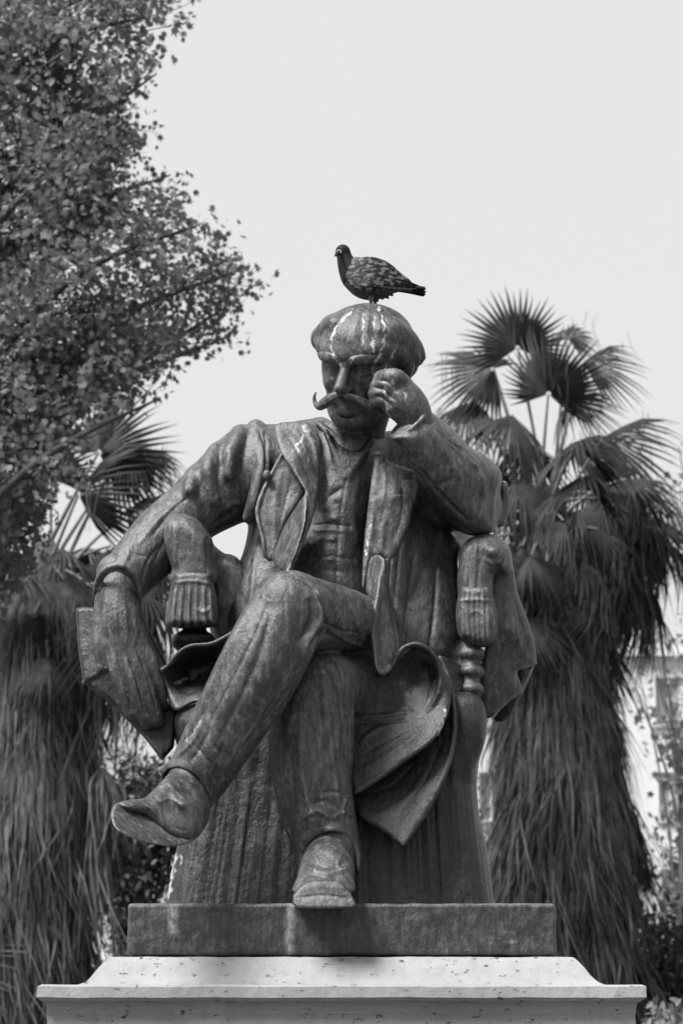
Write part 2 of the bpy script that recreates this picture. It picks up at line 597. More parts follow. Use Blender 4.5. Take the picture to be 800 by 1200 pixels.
for i in range(13):                          # cavetto from the top edge out to the lip
    a = i / 12 * math.pi / 2
    rows.append((hT + 0.012 + 0.225 * math.sin(a) ** 1.0 * 1.0 * (i / 12) ** 0.55, -0.48 - 0.24 * (i / 12) ** 1.35, YB + 0.06 + 0.24 * (i / 12) ** 1.35, zt - (zt - zb1) * math.sin(a) ** 0.92))
lip = 356 * pxs(-0.72, 1160)
rows = []
for x, zf in spline([(0, 0), (.085, .16), (.165, .35), (.33, .77), (.49, .945), (.72, .985), (1, 1)], 4):
    zz = zt - (zt - zb1) * zf
    rows.append((hT + (lip - 0.012 - hT) * x, -0.48 - 0.235 * x, YB + 0.06 + 0.235 * x, zz))
rows.append((lip, -0.722, YB + 0.302, zb1 - 0.006))
rows.append((lip + 0.002, -0.724, YB + 0.304, zb2 + 0.01))
rows.append((lip - 0.012, -0.712, YB + 0.292, zb2))
sh = 345.5 * pxs(-0.70, 1195)
for i in range(5):
    a = i / 4
    rows.append((lip - 0.02 - (lip - 0.02 - sh) * math.sin(a * math.pi / 2), -0.704 + 0.022 * math.sin(a * math.pi / 2), YB + 0.284 - 0.022 * math.sin(a * math.pi / 2), zb2 - 0.003 - 0.035 * (1 - math.cos(a * math.pi / 2))))
cap_z = rows[-1][3]
ped_mesh("cap_moulding", rows[::-1], 0)
ped_mesh("shaft", [(sh - 0.0015, -0.6805, YB + 0.2605, 0.32), (sh - 0.0015, -0.6805, YB + 0.2605, cap_z + 0.0)], 0)
ped_mesh("base_moulding", [(sh + 0.16, -0.83, YB + 0.41, 0.0), (sh + 0.16, -0.83, YB + 0.41, 0.2), (sh + 0.05, -0.73, YB + 0.31, 0.318)], 0.008)

# ------------------------------------------------------------------ the bronze: an Empty on the slab, the figure and chair beneath it
ROOT = np.array((0.0, 0.28, ZB))
statue = empty("bronze_statue", ROOT, "dark weathered bronze of a seated man with curled moustache resting his head on his fist", "statue")

def bmat(name): return M[name]
def sculpt(name, clay, parent, mat='bronze', strokes=(), relief=None, soft=1, drops=None, shade_strokes=None):
    clay.soften(soft)
    V, F = clay.skin()
    V = carve(V, F, strokes, relief)
    me = mesh_np(name, V, F, True, ROOT)
    if drops: stains(me, V, F, drops)
    if shade_strokes:                                            # sheltered hand and coat sides: their shade painted over the bronze colour
        qx, qy = to_px(V)
        a = np.zeros(len(V), np.float32)
        for L, w, amp in shade_strokes:
            d, _ = seg_dist(qx, qy, L)
            a = np.maximum(a, amp * np.clip(1.5 - d / w, 0, 1))
        me.attributes.new("shade_patina", 'FLOAT', 'POINT').data.foreach_set("value", a.astype(np.float32))
    return link(name, me, M[mat], parent)

bm = bmesh.new()
hxs = 251 * pxs(YF, 1090)
v = bmesh.ops.create_cube(bm, size=1)['verts']
for q in v:
    q.co.x *= 2 * hxs; q.co.y = q.co.y * (YB - YF) + (YF + YB) / 2 - ROOT[1]; q.co.z = (q.co.z + 0.5) * (ZT - ZB - 0.004) + 0.003
bmesh.ops.bevel(bm, geom=bm.edges[:], offset=0.012, segments=3, affect='EDGES', profile=0.5)
bmesh.ops.subdivide_edges(bm, edges=[e for e in bm.edges if e.calc_length() > .1], cuts=60, use_grid_fill=True)
bmesh.ops.triangulate(bm, faces=[f for f in bm.faces if len(f.verts) > 4])
for q in bm.verts: q.co += mnoise.noise_vector(q.co * 8.0) * .0025 + mnoise.noise_vector(q.co * 27.0) * .0018
slab_me = bm_mesh("base_slab", bm)
sv = np.zeros(len(slab_me.vertices) * 3, np.float32); slab_me.vertices.foreach_get("co", sv); sv = sv.reshape(-1, 3) + ROOT
qx, qy = to_px(sv)
sd_ = np.zeros(len(sv), np.float32)
for L, w, amp in (([(200, 1060), (201, 1080), (199, 1097)], 2.6, .7), ([(206, 1060), (206, 1072)], 1.4, .5), ([(594, 1066), (594, 1074)], 1.6, .5), ([(592, 1092), (597, 1104)], 2.2, .5), ([(338, 1060), (340, 1090), (339, 1118)], 2.0, .35), ([(466, 1062), (466, 1078)], 1.2, .35)):
    d_, t_ = seg_dist(qx, qy, L)
    sd_ = np.maximum(sd_, amp * np.clip(1.4 - d_ / w, 0, 1) * (sv[:, 1] < YF + .05))
slab_me.attributes.new("droppings", 'FLOAT', 'POINT').data.foreach_set("value", sd_.astype(np.float32))
slab_o = link("base_slab", slab_me, M['bronze_slab'], statue)

# ---- the body: head, neck, trunk, arms and both hands, one skin
HO = at(427, 423, 0.02)
HU = pxs(0.02, 431)
def rot(axis, deg):
    return np.array(Matrix.Rotation(R(deg), 3, axis))
VIEW = np.stack((np.array((1.0, 0, 0)), FWD, UPV), 1)
HM = VIEW @ rot('Y', 5) @ rot('Z', -23) @ rot('X', 13.5)
def hp(x, y, z): return HO + HM @ (np.array((x, y, z), float) * HU)
def hell(c, x, y, z, rx, ry, rz, k=6, mode='add', extra=None):
    Mx = HM if extra is None else HM @ extra
    c.ell(hp(x, y, z), np.array((rx, ry, rz)) * HU, Mx, k * HU, mode)
def htube(c, pts, k=5, n=5, mode='add', sy=1.0):
    W = [(*hp(*p[:3]), p[3] * HU) for p in spline(pts, n)]
    c.tube(W, k * HU, sy, mode)

body = Clay((84, 604, 350, 880, -0.34, 0.50), 0.0039)
c = body
c.limb([(440, 770, .22, 62), (412, 640, .24, 66), (404, 560, .22, 62), (416, 515, .17, 34), (428, 470, .06, 33)], 0.03)
c.limb([(318, 548, .26, 36), (240, 592, .18, 26), (176, 646, .10, 22), (140, 690, .03, 20)], 0.03)
c.limb([(470, 560, .26, 34), (556, 592, .06, 26), (520, 545, -.06, 22), (487, 500, -.13, 18)], 0.03)
# head
hell(c, 0, 6, 19, 50, 63, 47, 4)
hell(c, 0, -13, -22, 41, 42, 50, 10)
for s in (-1, 1):
    hell(c, s * 30, -20, -6, 13, 20, 22, 8)
    hell(c, s * 23, -35, -21, 12, 13, 9, 8)
htube(c, [(-34, 4, -30, 13), (-27, -18, -52, 13), (-10, -40, -61, 12), (10, -40, -61, 12), (27, -18, -52, 13), (34, 4, -30, 13)], 8)
hell(c, 0, -44, -62, 13, 11, 11, 7)
htube(c, [(-41, -28, 13, 6), (-31, -45, 12, 8), (-16, -54, 9, 8.5), (-5, -54, 6, 7), (5, -54, 6, 7), (16, -54, 9, 8.5), (31, -45, 12, 8), (41, -28, 13, 6)], 6)
for s in (-1, 1):
    hell(c, s * 18, -55, -2, 12, 13, 7.5, 4, 'cut')
    hell(c, s * 18, -41.5, -2, 8.5, 8.5, 7.5, 1.5)
    htube(c, [(s * 8, -48, -3, 2), (s * 14, -51, 1.5, 2.4), (s * 21, -50, 2, 2.4), (s * 29, -42, -1, 2)], 1.2)
    htube(c, [(s * 9, -48, -5, 1.6), (s * 16, -50, -8, 2), (s * 23, -47, -7.5, 2), (s * 29, -40, -3, 1.6)], 1.5)
    htube(c, [(s * 11, -48, -14, 2.5), (s * 19, -48, -16, 3), (s * 27, -41, -13, 2.5)], 5)
    htube(c, [(s * 8, -57, -27, 3), (s * 17, -49, -37, 3.5), (s * 23, -40, -48, 3)], 5)
    htube(c, [(s * 5, -58, 10, 3), (s * 15, -59, 13, 3.8), (s * 27, -51, 15, 3.6), (s * 37, -37, 14, 2.6)], 3)
htube(c, [(0, -52, 7, 5.5), (0, -58, -2, 5.6), (0, -67, -14, 6.4), (0, -73, -21, 6.8)], 4)
htube(c, [(-7.5, -59, -24, 4.6), (0, -70, -24, 5), (7.5, -59, -24, 4.6)], 3)
for s in (-1, 1):
    hell(c, s * 5, -64, -30, 2.6, 4, 3.2, 2, 'cut')
hell(c, 0, -46, -42, 21, 12, 13, 7)
htube(c, [(-13, -48, -51, 3.5), (-5, -56, -51, 5), (5, -56, -51, 5), (13, -48, -51, 3.5)], 3)
htube(c, [(-12, -47, -56.5, 1.3), (0, -55, -57, 1.5), (12, -47, -56.5, 1.3)], 3, mode='cut')
for s in (-1, 1):                                     # ears, half under the hair
    htube(c, [(s * 46, 4, 4, 4), (s * 52, 10, 8, 4.5), (s * 53, 14, -4, 4.5), (s * 49, 8, -16, 4)], 3)
# his left hand: the fist against the temple
fx = [
 [(489, 495, -.135, 19), (480, 478, -.155, 23), (469, 465, -.165, 23), (462, 458, -.165, 17)],
]
c.limb(fx[0], 0.025, sy=0.85)
c.limb([(478, 478, -.16, 18), (464, 474, -.165, 16), (455, 470, -.16, 11)], 0.02)
kn = [((462, 442), (448, 443), (444, 452)), ((457, 450), (444, 452), (442, 461)), ((453, 459), (441, 461), (441, 469)), ((453, 468), (442, 470), (443, 477))]
for i, (a, b, e) in enumerate(kn):
    dd = -.212 + i * 0.010
    rr = (9.6, 9.6, 9.0, 8.0)[i]
    c.limb([(a[0] + 8, a[1] + 4, dd + .015, rr), (a[0], a[1], dd, rr * 1.12), (b[0] - 1, b[1], dd + .035, rr), (b[0] + 2, b[1] + 3, dd + .085, rr * .88), (a[0] + 6, a[1] + 8, dd + .10, rr * .8)], 0.006)
c.limb([(482, 462, -.13, 11), (468, 446, -.125, 11), (456, 440, -.12, 9.5), (447, 441, -.11, 8.5)], 0.008)
# his right hand, hanging over the arm of the chair on the book
c.limb([(138, 672, .02, 25), (139, 700, -.01, 25), (141, 728, -.03, 26), (146, 752, -.035, 25)], 0.02, sy=0.8)
c.limb([(152, 715, -.02, 14), (158, 740, -.03, 15), (162, 758, -.03, 13)], 0.015)
for pts in ([(133, 755, -.045, 11.5), (139, 785, -.055, 11.5), (148, 812, -.05, 10.8), (156, 834, -.035, 10)],
            [(144, 757, -.05, 11.8), (154, 790, -.065, 11.8), (164, 820, -.06, 11), (173, 846, -.04, 10)],
            [(155, 756, -.048, 11.8), (167, 788, -.062, 11.5), (177, 818, -.056, 10.8), (185, 844, -.04, 9.6)],
            [(165, 752, -.04, 11), (178, 778, -.05, 10.6), (187, 803, -.045, 9.8), (193, 824, -.03, 9)]):
    c.limb(pts, 0.012)
c.limb([(124, 700, -.0, 12), (119, 730, -.025, 11), (119, 760, -.03, 10), (122, 785, -.02, 8.8)], 0.01)
drop_head = [([(414, 362), (393, 385), (388, 405), (392, 420), (400, 428)], 1.5, .9),
             ([(443, 360), (449, 378), (450, 398), (445, 415), (438, 428), (436, 437)], 1.3, 1.0),
             ([(438, 372), (437, 384)], 1.6, .9), ([(436, 395), (437, 412)], 2.0, .8), ([(425, 368), (426, 390), (424, 404)], 1.2, .7),
             ([(463, 408), (458, 420), (450, 432)], 1.2, .8), ([(459, 445), (461, 455)], 2.0, .7), ([(474, 460), (476, 472)], 1.3, .8),
             ([(450, 446), (452, 470), (455, 486), (464, 499)], 1.2, .7), ([(413, 420), (410, 428)], 1.4, .5)]
crease_h = [([(392, 380), (405, 385), (420, 384)], 2.5, -.8), ([(398, 398), (412, 402), (430, 400)], 2.2, -.9),
            ([(396, 412), (412, 415), (432, 412)], 2.0, -.8), ([(384, 447), (388, 456), (386, 466)], 3, -.8),
            ([(470, 450), (482, 470)], 2, .8), ([(462, 455), (476, 478)], 2, .7), ([(456, 462), (468, 482)], 2, .6),
            ([(444, 446), (454, 447), (466, 460)], 1.6, -3.2), ([(438, 454), (450, 457), (462, 470)], 1.6, -3.2), ([(438, 464), (448, 466), (460, 478)], 1.6, -3),
            ([(137, 762), (146, 798), (154, 836)], 1.5, -2.8), ([(149, 763), (161, 800), (171, 840)], 1.5, -2.8), ([(160, 760), (173, 795), (184, 836)], 1.5, -2.8), ([(126, 735), (127, 765), (130, 785)], 1.5, -2.4), ([(135, 700), (137, 745)], 2.5, .8), ([(146, 700), (150, 750)], 2.2, .8), ([(156, 712), (162, 750)], 2.2, .7)]
figure = sculpt("seated_figure", body, statue, 'bronze', crease_h, None, 1, drop_head, [([(150, 700), (168, 760), (188, 850)], 32, .85)])

# ---- hair and moustache
hair = Clay((358, 505, 345, 480, -0.30, 0.36), 0.0036)
c = hair
hell(c, 1, 5, 22, 55.5, 60, 45, 4)
hell(c, 0, 2, 20, 50.5, 60, 42, 6)
htube(c, [(-45, -26, 24, 5), (-36, -40, 19, 6), (-18, -51, 15, 6), (0, -54, 11, 5.5), (18, -51, 16, 6), (36, -40, 20, 6.5), (46, -26, 17, 6)], 14)
htube(c, [(-50, -22, 30, 7), (-56, -14, 22, 5), (-57, -10, 15, 2.5)], 4)
htube(c, [(52, -4, 22, 6), (60, 6, 8, 5), (62, 12, 0, 2.5)], 4)
htube(c, [(50, 6, 30, 7), (60, 18, 14, 5.5), (64, 24, 4, 2.5)], 4)
htube(c, [(48, -14, 24, 5), (55, -4, 6, 5), (55, 4, -6, 3)], 3)
htube(c, [(-22, -36, 48, 7), (-34, -28, 42, 9), (-44, -18, 33, 10), (-52, -12, 26, 7), (-55, -9, 20, 4)], 9)
htube(c, [(-38, -10, 42, 11), (-48, -2, 28, 11), (-53, 6, 14, 9), (-51, 10, 4, 5)], 8)
htube(c, [(-42, -28, 24, 5), (-48, -18, 14, 5), (-49, -10, 4, 4)], 4)
htube(c, [(36, -28, 40, 8), (42, -22, 35, 10), (49, -12, 26, 10), (54, 2, 14, 9), (56, 10, 4, 6)], 8)
htube(c, [(40, -14, 40, 12), (48, 2, 30, 13), (53, 14, 18, 12), (55, 24, 6, 9), (57, 30, -1, 5)], 8)
htube(c, [(46, -22, 20, 8), (51, -8, 8, 9), (52, 4, -6, 8), (49, 14, -16, 5)], 5)
htube(c, [(48, 22, 0, 10), (46, 32, -10, 8), (40, 38, -18, 6)], 5)
htube(c, [(30, 46, 0, 11), (34, 44, -14, 10), (30, 44, -26, 8)], 5)
locks = []
for i in range(16):
    a = i / 15
    locks.append(([(446 + 26 * a, 372 + 12 * a), (462 + 22 * a, 392 + 12 * a), (468 + 22 * a, 414 + 14 * a), (462 + 20 * a, 436 + 10 * a)], 1.4, -2.2 if i % 2 else 1.4))
for i in range(8):
    a = i / 7
    locks.append(([(412 + 36 * a, 361), (402 + 50 * a, 384), (396 + 58 * a, 412 + 8 * a)], 2.0, -.55 if i % 2 else .45))
    locks.append(([(398 - 14 * a, 372 + 8 * a), (384 - 8 * a, 388 + 6 * a), (374 - 3 * a, 404)], 1.5, -1.0 if i % 2 else .8))
sculpt("hair", hair, figure, 'bronze', locks, None, 1, drop_head)
mo = Clay((356, 470, 445, 505, -0.34, 0.08), 0.003)
c = mo
for s in (-1, 1):
    htube(c, [(s * 1, -67, -29, 2.8), (s * 9, -66, -31.5, 4.2), (s * 19, -61, -38, 5.3), (s * 29, -54, -45, 5.2), (s * 38, -46, -49.5, 4.2), (s * 45, -41, -47, 2.7), (s * 47.5, -39, -40, 1.9), (s * 44.5, -40, -33.5, 1.1)], 1.5)
    htube(c, [(s * 5, -67, -28, 1.8), (s * 14, -65, -31, 2.4), (s * 25, -58, -37, 2.6), (s * 36, -49, -44, 2.2)], 1)
    htube(c, [(s * 6, -65, -34, 2.2), (s * 16, -61, -40, 2.8), (s * 26, -55, -47, 2.6)], 1)
mst = []
for i in range(6):
    o = i * 2.1
    mst.append(([(403, 461 + o), (391, 467 + o), (380, 474 + o * .6), (371, 476 + o * .2)], .9, -1.7 if i % 2 else 1.0))
    mst.append(([(412, 466 + o), (424, 476 + o), (436, 484 + o)], 1.0, -.9))
sculpt("moustache", mo, figure, 'bronze', mst, None, 0)

# ---- waistcoat, shirt collar
wc = Clay((325, 450, 480, 730, -0.20, 0.40), 0.0052)
wc.slab([(386, 500), (420, 508), (440, 512), (446, 560), (440, 640), (440, 715), (334, 715), (336, 650), (356, 596), (368, 540)], [(404, 515, .16), (400, 590, .13), (395, 650, .10), (390, 710, .08), (350, 650, .13), (442, 650, .13)], 46, .14, .2, 0, 3)
wc.limb([(374, 498, .12, 5), (390, 510, .085, 5), (408, 516, .07, 5), (428, 514, .085, 5), (446, 505, .12, 5)], .03)
wc.limb([(382, 506, .05, 4), (392, 532, .035, 3.4), (404, 560, .02, 2.6)], .02)
wc.limb([(436, 516, .05, 4), (424, 536, .035, 3.4), (406, 562, .02, 2.6)], .02)
wst = [([(376, 592), (388, 580), (402, 570)], 4, -2.5), ([(366, 616), (385, 614), (412, 617)], 3, -2), ([(366, 622), (390, 621), (414, 624)], 3, 1.2), ([(360, 655), (385, 652), (420, 656)], 3, -1.4),
       ([(352, 672), (380, 668), (418, 672)], 3, -1.2), ([(405, 562), (398, 610), (393, 690)], 1.8, -1.4, 0), ([(378, 548), (386, 570), (380, 600)], 5, 1.8), ([(420, 560), (414, 600), (420, 640)], 5, 1.5),
       ([(370, 640), (376, 632), (392, 634)], 3, 1)]
for y in (585, 608, 632, 656): wst.append(([(390 + (632 - y) * .09, y), (390.5 + (632 - y) * .09, y + .5)], 2.6, 2.2, 0))
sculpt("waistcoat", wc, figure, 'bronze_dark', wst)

# ---- coat: body and both sleeves
coat = Clay((100, 606, 478, 812, -0.30, 0.56), 0.0050)
c = coat
c.slab([(296, 510), (330, 497), (362, 491), (380, 489), (400, 500), (440, 505), (478, 510), (510, 530), (520, 580), (522, 640), (538, 680), (540, 770), (500, 790), (440, 800), (300, 780), (262, 752), (268, 690), (284, 650), (292, 608)],
       [(330, 520, .28), (400, 540, .26), (480, 540, .28), (400, 640, .30), (300, 690, .24), (500, 700, .20), (290, 770, .2), (520, 770, .16)], 44, .16, .2, 0, 3)
# his right sleeve
c.limb([(312, 546, .27, 47), (294, 553, .26, 51), (262, 573, .22, 45), (228, 598, .18, 38), (190, 630, .13, 36.5), (165, 658, .08, 34), (144, 682, .035, 29), (139, 690, .02, 27.5)], .03)
for bx, by, bd, br in ((283, 512, .25, 15), (272, 520, .22, 12), (257, 532, .22, 14), (248, 543, .19, 11), (231, 558, .17, 13), (219, 569, .15, 10)):
    c.ball(bx, by, bd, br, k=.02)
c.limb([(281, 508, .16, 9), (270, 532, .09, 8), (268, 556, .07, 6)], .03)
c.limb([(252, 528, .14, 8), (244, 552, .08, 8), (250, 585, .09, 5)], .03)
c.limb([(226, 556, .11, 6), (222, 574, .06, 6)], .03)
c.limb([(300, 500, .2, 9), (308, 540, .1, 9), (300, 580, .08, 9), (292, 606, .10, 8)], .03)
# cuff: an open end with a rolled double rim
c.limb([(144, 682, .035, 29), (137, 700, .02, 28.5), (135, 712, .01, 28)], .02)
c.slab([(118.5, 694), (121, 680), (127, 672), (137, 669), (147, 672), (155, 681), (159.5, 694), (161, 712), (168, 712), (170, 760), (100, 760), (104, 694)], [(138, 700, -.06)], 3, .14, .12, .002, 2, 'cut')
c.slab([(109, 700), (166, 714), (170, 760), (100, 760)], [(138, 730, .0)], 3, .25, .25, .002, 0, 'cut')
c.limb([(111.5, 697, -.0, 2.8), (113, 684, -.04, 3.2), (119, 672, -.075, 3.4), (128, 665, -.095, 3.4), (138, 662.5, -.10, 3.4), (149, 666, -.095, 3.4), (158, 675, -.075, 3.4), (163, 690, -.05, 3.2), (165, 708, -.01, 2.8)], .006)
c.limb([(118, 692, -.03, 2), (121, 679, -.06, 2), (128, 671.5, -.085, 2), (138, 669, -.09, 2), (147, 672, -.085, 2), (155, 681, -.065, 2), (159, 695, -.04, 2)], .004)
# his left sleeve: bent arm, elbow on the chair
c.limb([(470, 545, .28, 40), (520, 575, .20, 40), (556, 596, .08, 32)], .03)
c.slab([(499, 481), (516, 491), (538, 510), (549, 523), (566, 532), (582, 546), (588, 557), (586, 575), (585, 592), (582, 616), (574, 625), (553, 626), (530, 609), (511, 590), (494, 568), (478, 541), (466, 521), (458.5, 512.5), (470, 499), (484, 488)],
       [(478, 498, -.14), (520, 545, -.05), (560, 590, .03), (585, 560, .06), (570, 622, .04)], 33, .115, .11, .015, 3)
c.limb([(590, 568, .12, 5), (591, 590, .12, 6), (586, 612, .10, 6)], .01)
c.limb([(470, 503, -.02, 20), (488, 492, -.15, 19)], 0.0, mode='cut')
cr = []
for i in range(21):
    a = i / 20 * 2 * math.pi
    ct, st = math.cos(a), math.sin(a)
    cr.append((478 + 23.5 * ct * .78 - 8 * st * .6, 497 - 23.5 * ct * .63 - 6 * st * .7, -.145 + .075 * st, 2.8))
c.limb(cr, .005, n=2)
# vertical folds of the coat side, beneath the bent arm
c.limb([(470, 600, .15, 14), (462, 680, .10, 16), (455, 765, .05, 16)], .04)
c.limb([(500, 585, .18, 15), (494, 660, .13, 15), (480, 765, .06, 17)], .04)
c.limb([(526, 640, .20, 12), (514, 690, .15, 14), (502, 775, .08, 15)], .04)
c.limb([(294, 690, .20, 12), (284, 715, .15, 14), (284, 750, .08, 16)], .03)
cst = [([(494, 487), (520, 512), (546, 532), (570, 556), (580, 590)], 1.2, -1.0), ([(470, 518), (500, 556), (530, 592), (552, 614)], 1.4, -2.2), ([(302, 500), (312, 530), (308, 566), (298, 602)], 1.6, -2.6), ([(556, 560), (564, 590), (556, 612)], 2.2, -1.4), ([(524, 520), (540, 536), (548, 556)], 2, -1.2),
       ([(230, 575), (200, 600), (176, 632)], 2.2, -1.2), ([(200, 590), (186, 602), (170, 606)], 2, -1.0), ([(186, 640), (172, 660), (166, 690)], 2, -1.4), ([(150, 640), (160, 650), (176, 652)], 2, -1),
       ([(536, 514), (550, 540), (562, 552), (566, 580)], 4, 2.2), ([(500, 500), (520, 530), (544, 570)], 5, 1.4), ([(472, 520), (500, 560), (526, 590), (550, 610)], 3, -2.6), ([(468, 513), (496, 552), (522, 584)], 2.5, 1.6),
       ([(585, 560), (578, 580), (576, 610)], 3, 1.6), ([(540, 545), (552, 570), (558, 600)], 4, -1.6), ([(520, 600), (505, 585)], 2, -1),
       ([(512, 570), (530, 560)], 4, -1.2), ([(560, 536), (575, 560), (574, 590)], 4, -1.2),
       ([(266, 530), (256, 556), (262, 590)], 4, -2.0), ([(240, 555), (234, 580), (244, 606)], 4, -1.6), ([(290, 510), (284, 550), (286, 596)], 5, -2.6), ([(262, 600), (274, 590), (288, 592)], 4, 1.4), ([(246, 620), (262, 606), (276, 604)], 3, -1.4),
       ([(215, 585), (190, 605), (160, 640)], 4, 1.3), ([(216, 600), (196, 628), (176, 668)], 4, -1.4), ([(160, 625), (150, 650), (142, 668)], 3, 1.1), ([(310, 505), (314, 540), (306, 600)], 4, -3),
       ([(470, 620), (462, 700), (458, 750)], 3, -2), ([(486, 640), (478, 700), (472, 760)], 3, -2.5), ([(512, 660), (508, 720), (500, 770)], 3, -2.5), ([(284, 660), (270, 700), (262, 740)], 3, -2), ([(300, 640), (296, 690), (290, 730)], 4, 1.6)]
dr2 = [([(478, 494), (482, 502)], 1.5, .7), ([(336, 498), (332, 512)], 1.2, .5), ([(532, 512), (538, 520)], 1.6, .4)]
sculpt("coat", coat, figure, 'bronze', [(q[0], q[1] * .85, q[2] * 1.35) for q in cst], None, 1, dr2, [([(505, 600), (498, 680), (490, 770)], 36, .75), ([(276, 690), (280, 760)], 22, .7)])

# ---- lapels and the open coat fronts
lap = Clay((296, 384, 484, 690, -0.26, 0.22), 0.0042)
c = lap
c.slab([(322, 499), (345, 494), (366, 497), (375, 515), (374, 560), (370, 594), (360, 626), (342, 667), (334, 669), (347, 645), (356, 615), (358, 580), (353, 568), (340, 548), (329, 529)],
       [(325, 502, .06), (370, 510, .05), (330, 528, -.01), (352, 530, -.02), (370, 560, .0), (354, 572, -.07), (340, 660, -.12)], 4, .014, .02, 0, 3)
c.slab([(358, 577), (344, 597), (333, 614), (324, 637), (317, 654), (325, 664), (334, 670), (345, 655), (352, 636), (358, 614), (360, 592)],
       [(357, 582, -.07), (318, 654, .0), (334, 612, .01), (334, 669, -.11), (356, 615, -.13)], 5, .012, .014, .004, 2)
c.slab([(330, 532), (318, 556), (309, 576), (302, 592), (301, 606), (308, 632), (310, 652), (320, 657), (334, 614), (345, 597), (357, 577), (350, 560), (338, 544)],
       [(330, 534, .06), (302, 598, .05), (345, 580, .04), (312, 650, .03), (325, 600, .035)], 6, .014, .02, .003, 2)
c.limb([(331, 532, .05, 2.6), (318, 556, .045, 2.6), (308, 576, .04, 2.6), (302, 594, .035, 2.8), (302, 608, .03, 2.6), (308, 632, .02, 2.6), (310, 652, .02, 2.6)], .004)
c.ball(312.5, 557, .02, 5, 7, k=.006)
lst = [([(358, 500), (368, 522), (372, 550)], 3, 1.6), ([(334, 505), (352, 535), (366, 570)], 3, -1.0), ([(345, 500), (360, 530), (366, 556)], 2.5, 1.0), ([(330, 550), (322, 590), (322, 640)], 4, 1.4), ([(342, 560), (334, 590), (326, 620)], 3, -1.4),
       ([(314, 580), (316, 610), (320, 640)], 3, -1.0), ([(350, 600), (338, 640), (328, 660)], 2.4, 1), ([(345, 505), (336, 510), (330, 515)], 2, -1.2)]
sculpt("lapel", lap, figure, 'bronze', lst, None, 1, [([(356, 500), (355, 512), (348, 522), (349, 530)], 1.3, .9), ([(358, 500), (360, 504)], 3.0, .6), ([(378, 492), (377, 500)], 1.2, .7)])
lap2 = Clay((418, 500, 518, 800, -0.30, 0.20), 0.0042)
c = lap2
c.slab([(437, 545), (439, 530), (449, 535), (456, 541), (470, 546), (487, 552), (493, 562), (490, 580), (485, 597), (475, 627), (463, 652), (452, 657), (437, 652), (429, 680), (424, 692), (425, 650), (430, 600), (435, 560)],
       [(440, 535, .01), (490, 565, .03), (464, 580, -.03), (428, 680, -.06), (464, 645, -.03), (432, 600, -.02)], 6, .015, .02, 0, 2)
c.slab([(438, 650), (451, 655), (449, 680), (440, 706), (434, 702), (427, 691), (430, 668)], [(428, 688, -.05), (434, 655, -.05), (450, 660, -.12), (440, 704, -.11)], 5, .013, .014, .003, 2)
c.slab([(447, 660), (458, 655), (456, 690), (462, 730), (464, 765), (458, 783), (447, 790), (438, 777), (436, 730), (440, 700)],
       [(450, 662, -.11), (438, 730, -.21), (462, 740, -.13), (447, 788, -.25), (450, 740, -.16)], 6, .014, .02, .003, 2)
c.limb([(438, 706, -.17, 2.8), (436, 740, -.215, 2.8), (438, 774, -.235, 3), (447, 789, -.255, 3.2), (459, 782, -.22, 3)], .005)
c.limb([(449, 664, -.12, 2.6), (455, 700, -.1, 2.6), (464, 745, -.1, 2.8), (463, 768, -.15, 2.8)], .005)
c.limb([(440, 531, .0, 3.5), (448, 534, .0, 4), (446, 540, -.0, 3)], .004)
l2 = [([(445, 545), (452, 560), (446, 600)], 3, 1.2), ([(476, 556), (484, 566)], 3, -1), ([(462, 556), (474, 562), (484, 560)], 1.5, -.8), ([(460, 580), (470, 578), (478, 580)], 1.5, -.9), ([(470, 560), (472, 600), (458, 640)], 4, -1.4), ([(440, 580), (434, 630), (428, 670)], 3, 1.2),
      ([(452, 600), (448, 630), (446, 650)], 3, 1.4), ([(448, 700), (448, 740), (448, 770)], 4, -2)]
sculpt("lapel", lap2, figure, 'bronze', l2, None, 1, [([(444, 530), (440, 532)], 2, .5), ([(434, 615), (431, 630), (428, 650)], 1.1, .9), ([(484, 558), (488, 562)], 1.4, .6)])

# ---- coat skirts over his left thigh and down the chair front
tail = Clay((398, 552, 738, 1000, -0.40, 0.14), 0.005)
c = tail
c.slab([(514, 768), (524, 791), (531, 826), (532.5, 854), (527, 889), (516, 917), (499, 952), (480, 984), (471, 992), (457, 982), (438, 969), (420, 957), (412, 930), (440, 900), (490, 860), (512, 810)],
       [(520, 790, -.14), (532, 850, -.17), (505, 930, -.24), (471, 988, -.28), (422, 955, -.22), (470, 920, -.20), (500, 850, -.12)], 7, .016, .03, 0, 3)
c.slab([(448, 788), (460, 781), (471, 761), (488, 754.5), (503, 762), (514, 776), (523, 792), (524, 830), (507, 865), (475, 890), (437, 917), (416, 930), (404, 900), (404, 850), (410, 810), (425, 790)],
       [(488, 758, -.24), (522, 800, -.21), (518, 845, -.23), (475, 886, -.28), (418, 926, -.28), (410, 850, -.18), (440, 820, -.16), (485, 805, -.13), (500, 785, -.15)], 7, .017, .03, .003, 3)
c.limb([(447, 789, -.22, 3.4), (460, 781, -.23, 3.4), (471, 761, -.25, 3.4), (488, 755, -.25, 3.6), (503, 763, -.24, 3.6), (513, 777, -.23, 3.4), (516.5, 795, -.22, 3.2), (512, 816, -.215, 3.2), (499, 836, -.21, 2.6), (485, 843, -.2, 2.2)], .006)
c.limb([(524, 794, -.2, 3.2), (524, 828, -.22, 3.4), (507, 864, -.26, 3.6), (475, 889, -.285, 3.8), (437, 916, -.29, 3.6), (416, 929, -.29, 3)], .006)
c.limb([(515, 770, -.14, 3), (524, 791, -.15, 3), (531, 826, -.17, 3.2), (532, 855, -.19, 3.4), (527, 889, -.21, 3.4), (516, 917, -.24, 3.4), (499, 952, -.26, 3.4), (472, 990, -.29, 3.4)], .006)
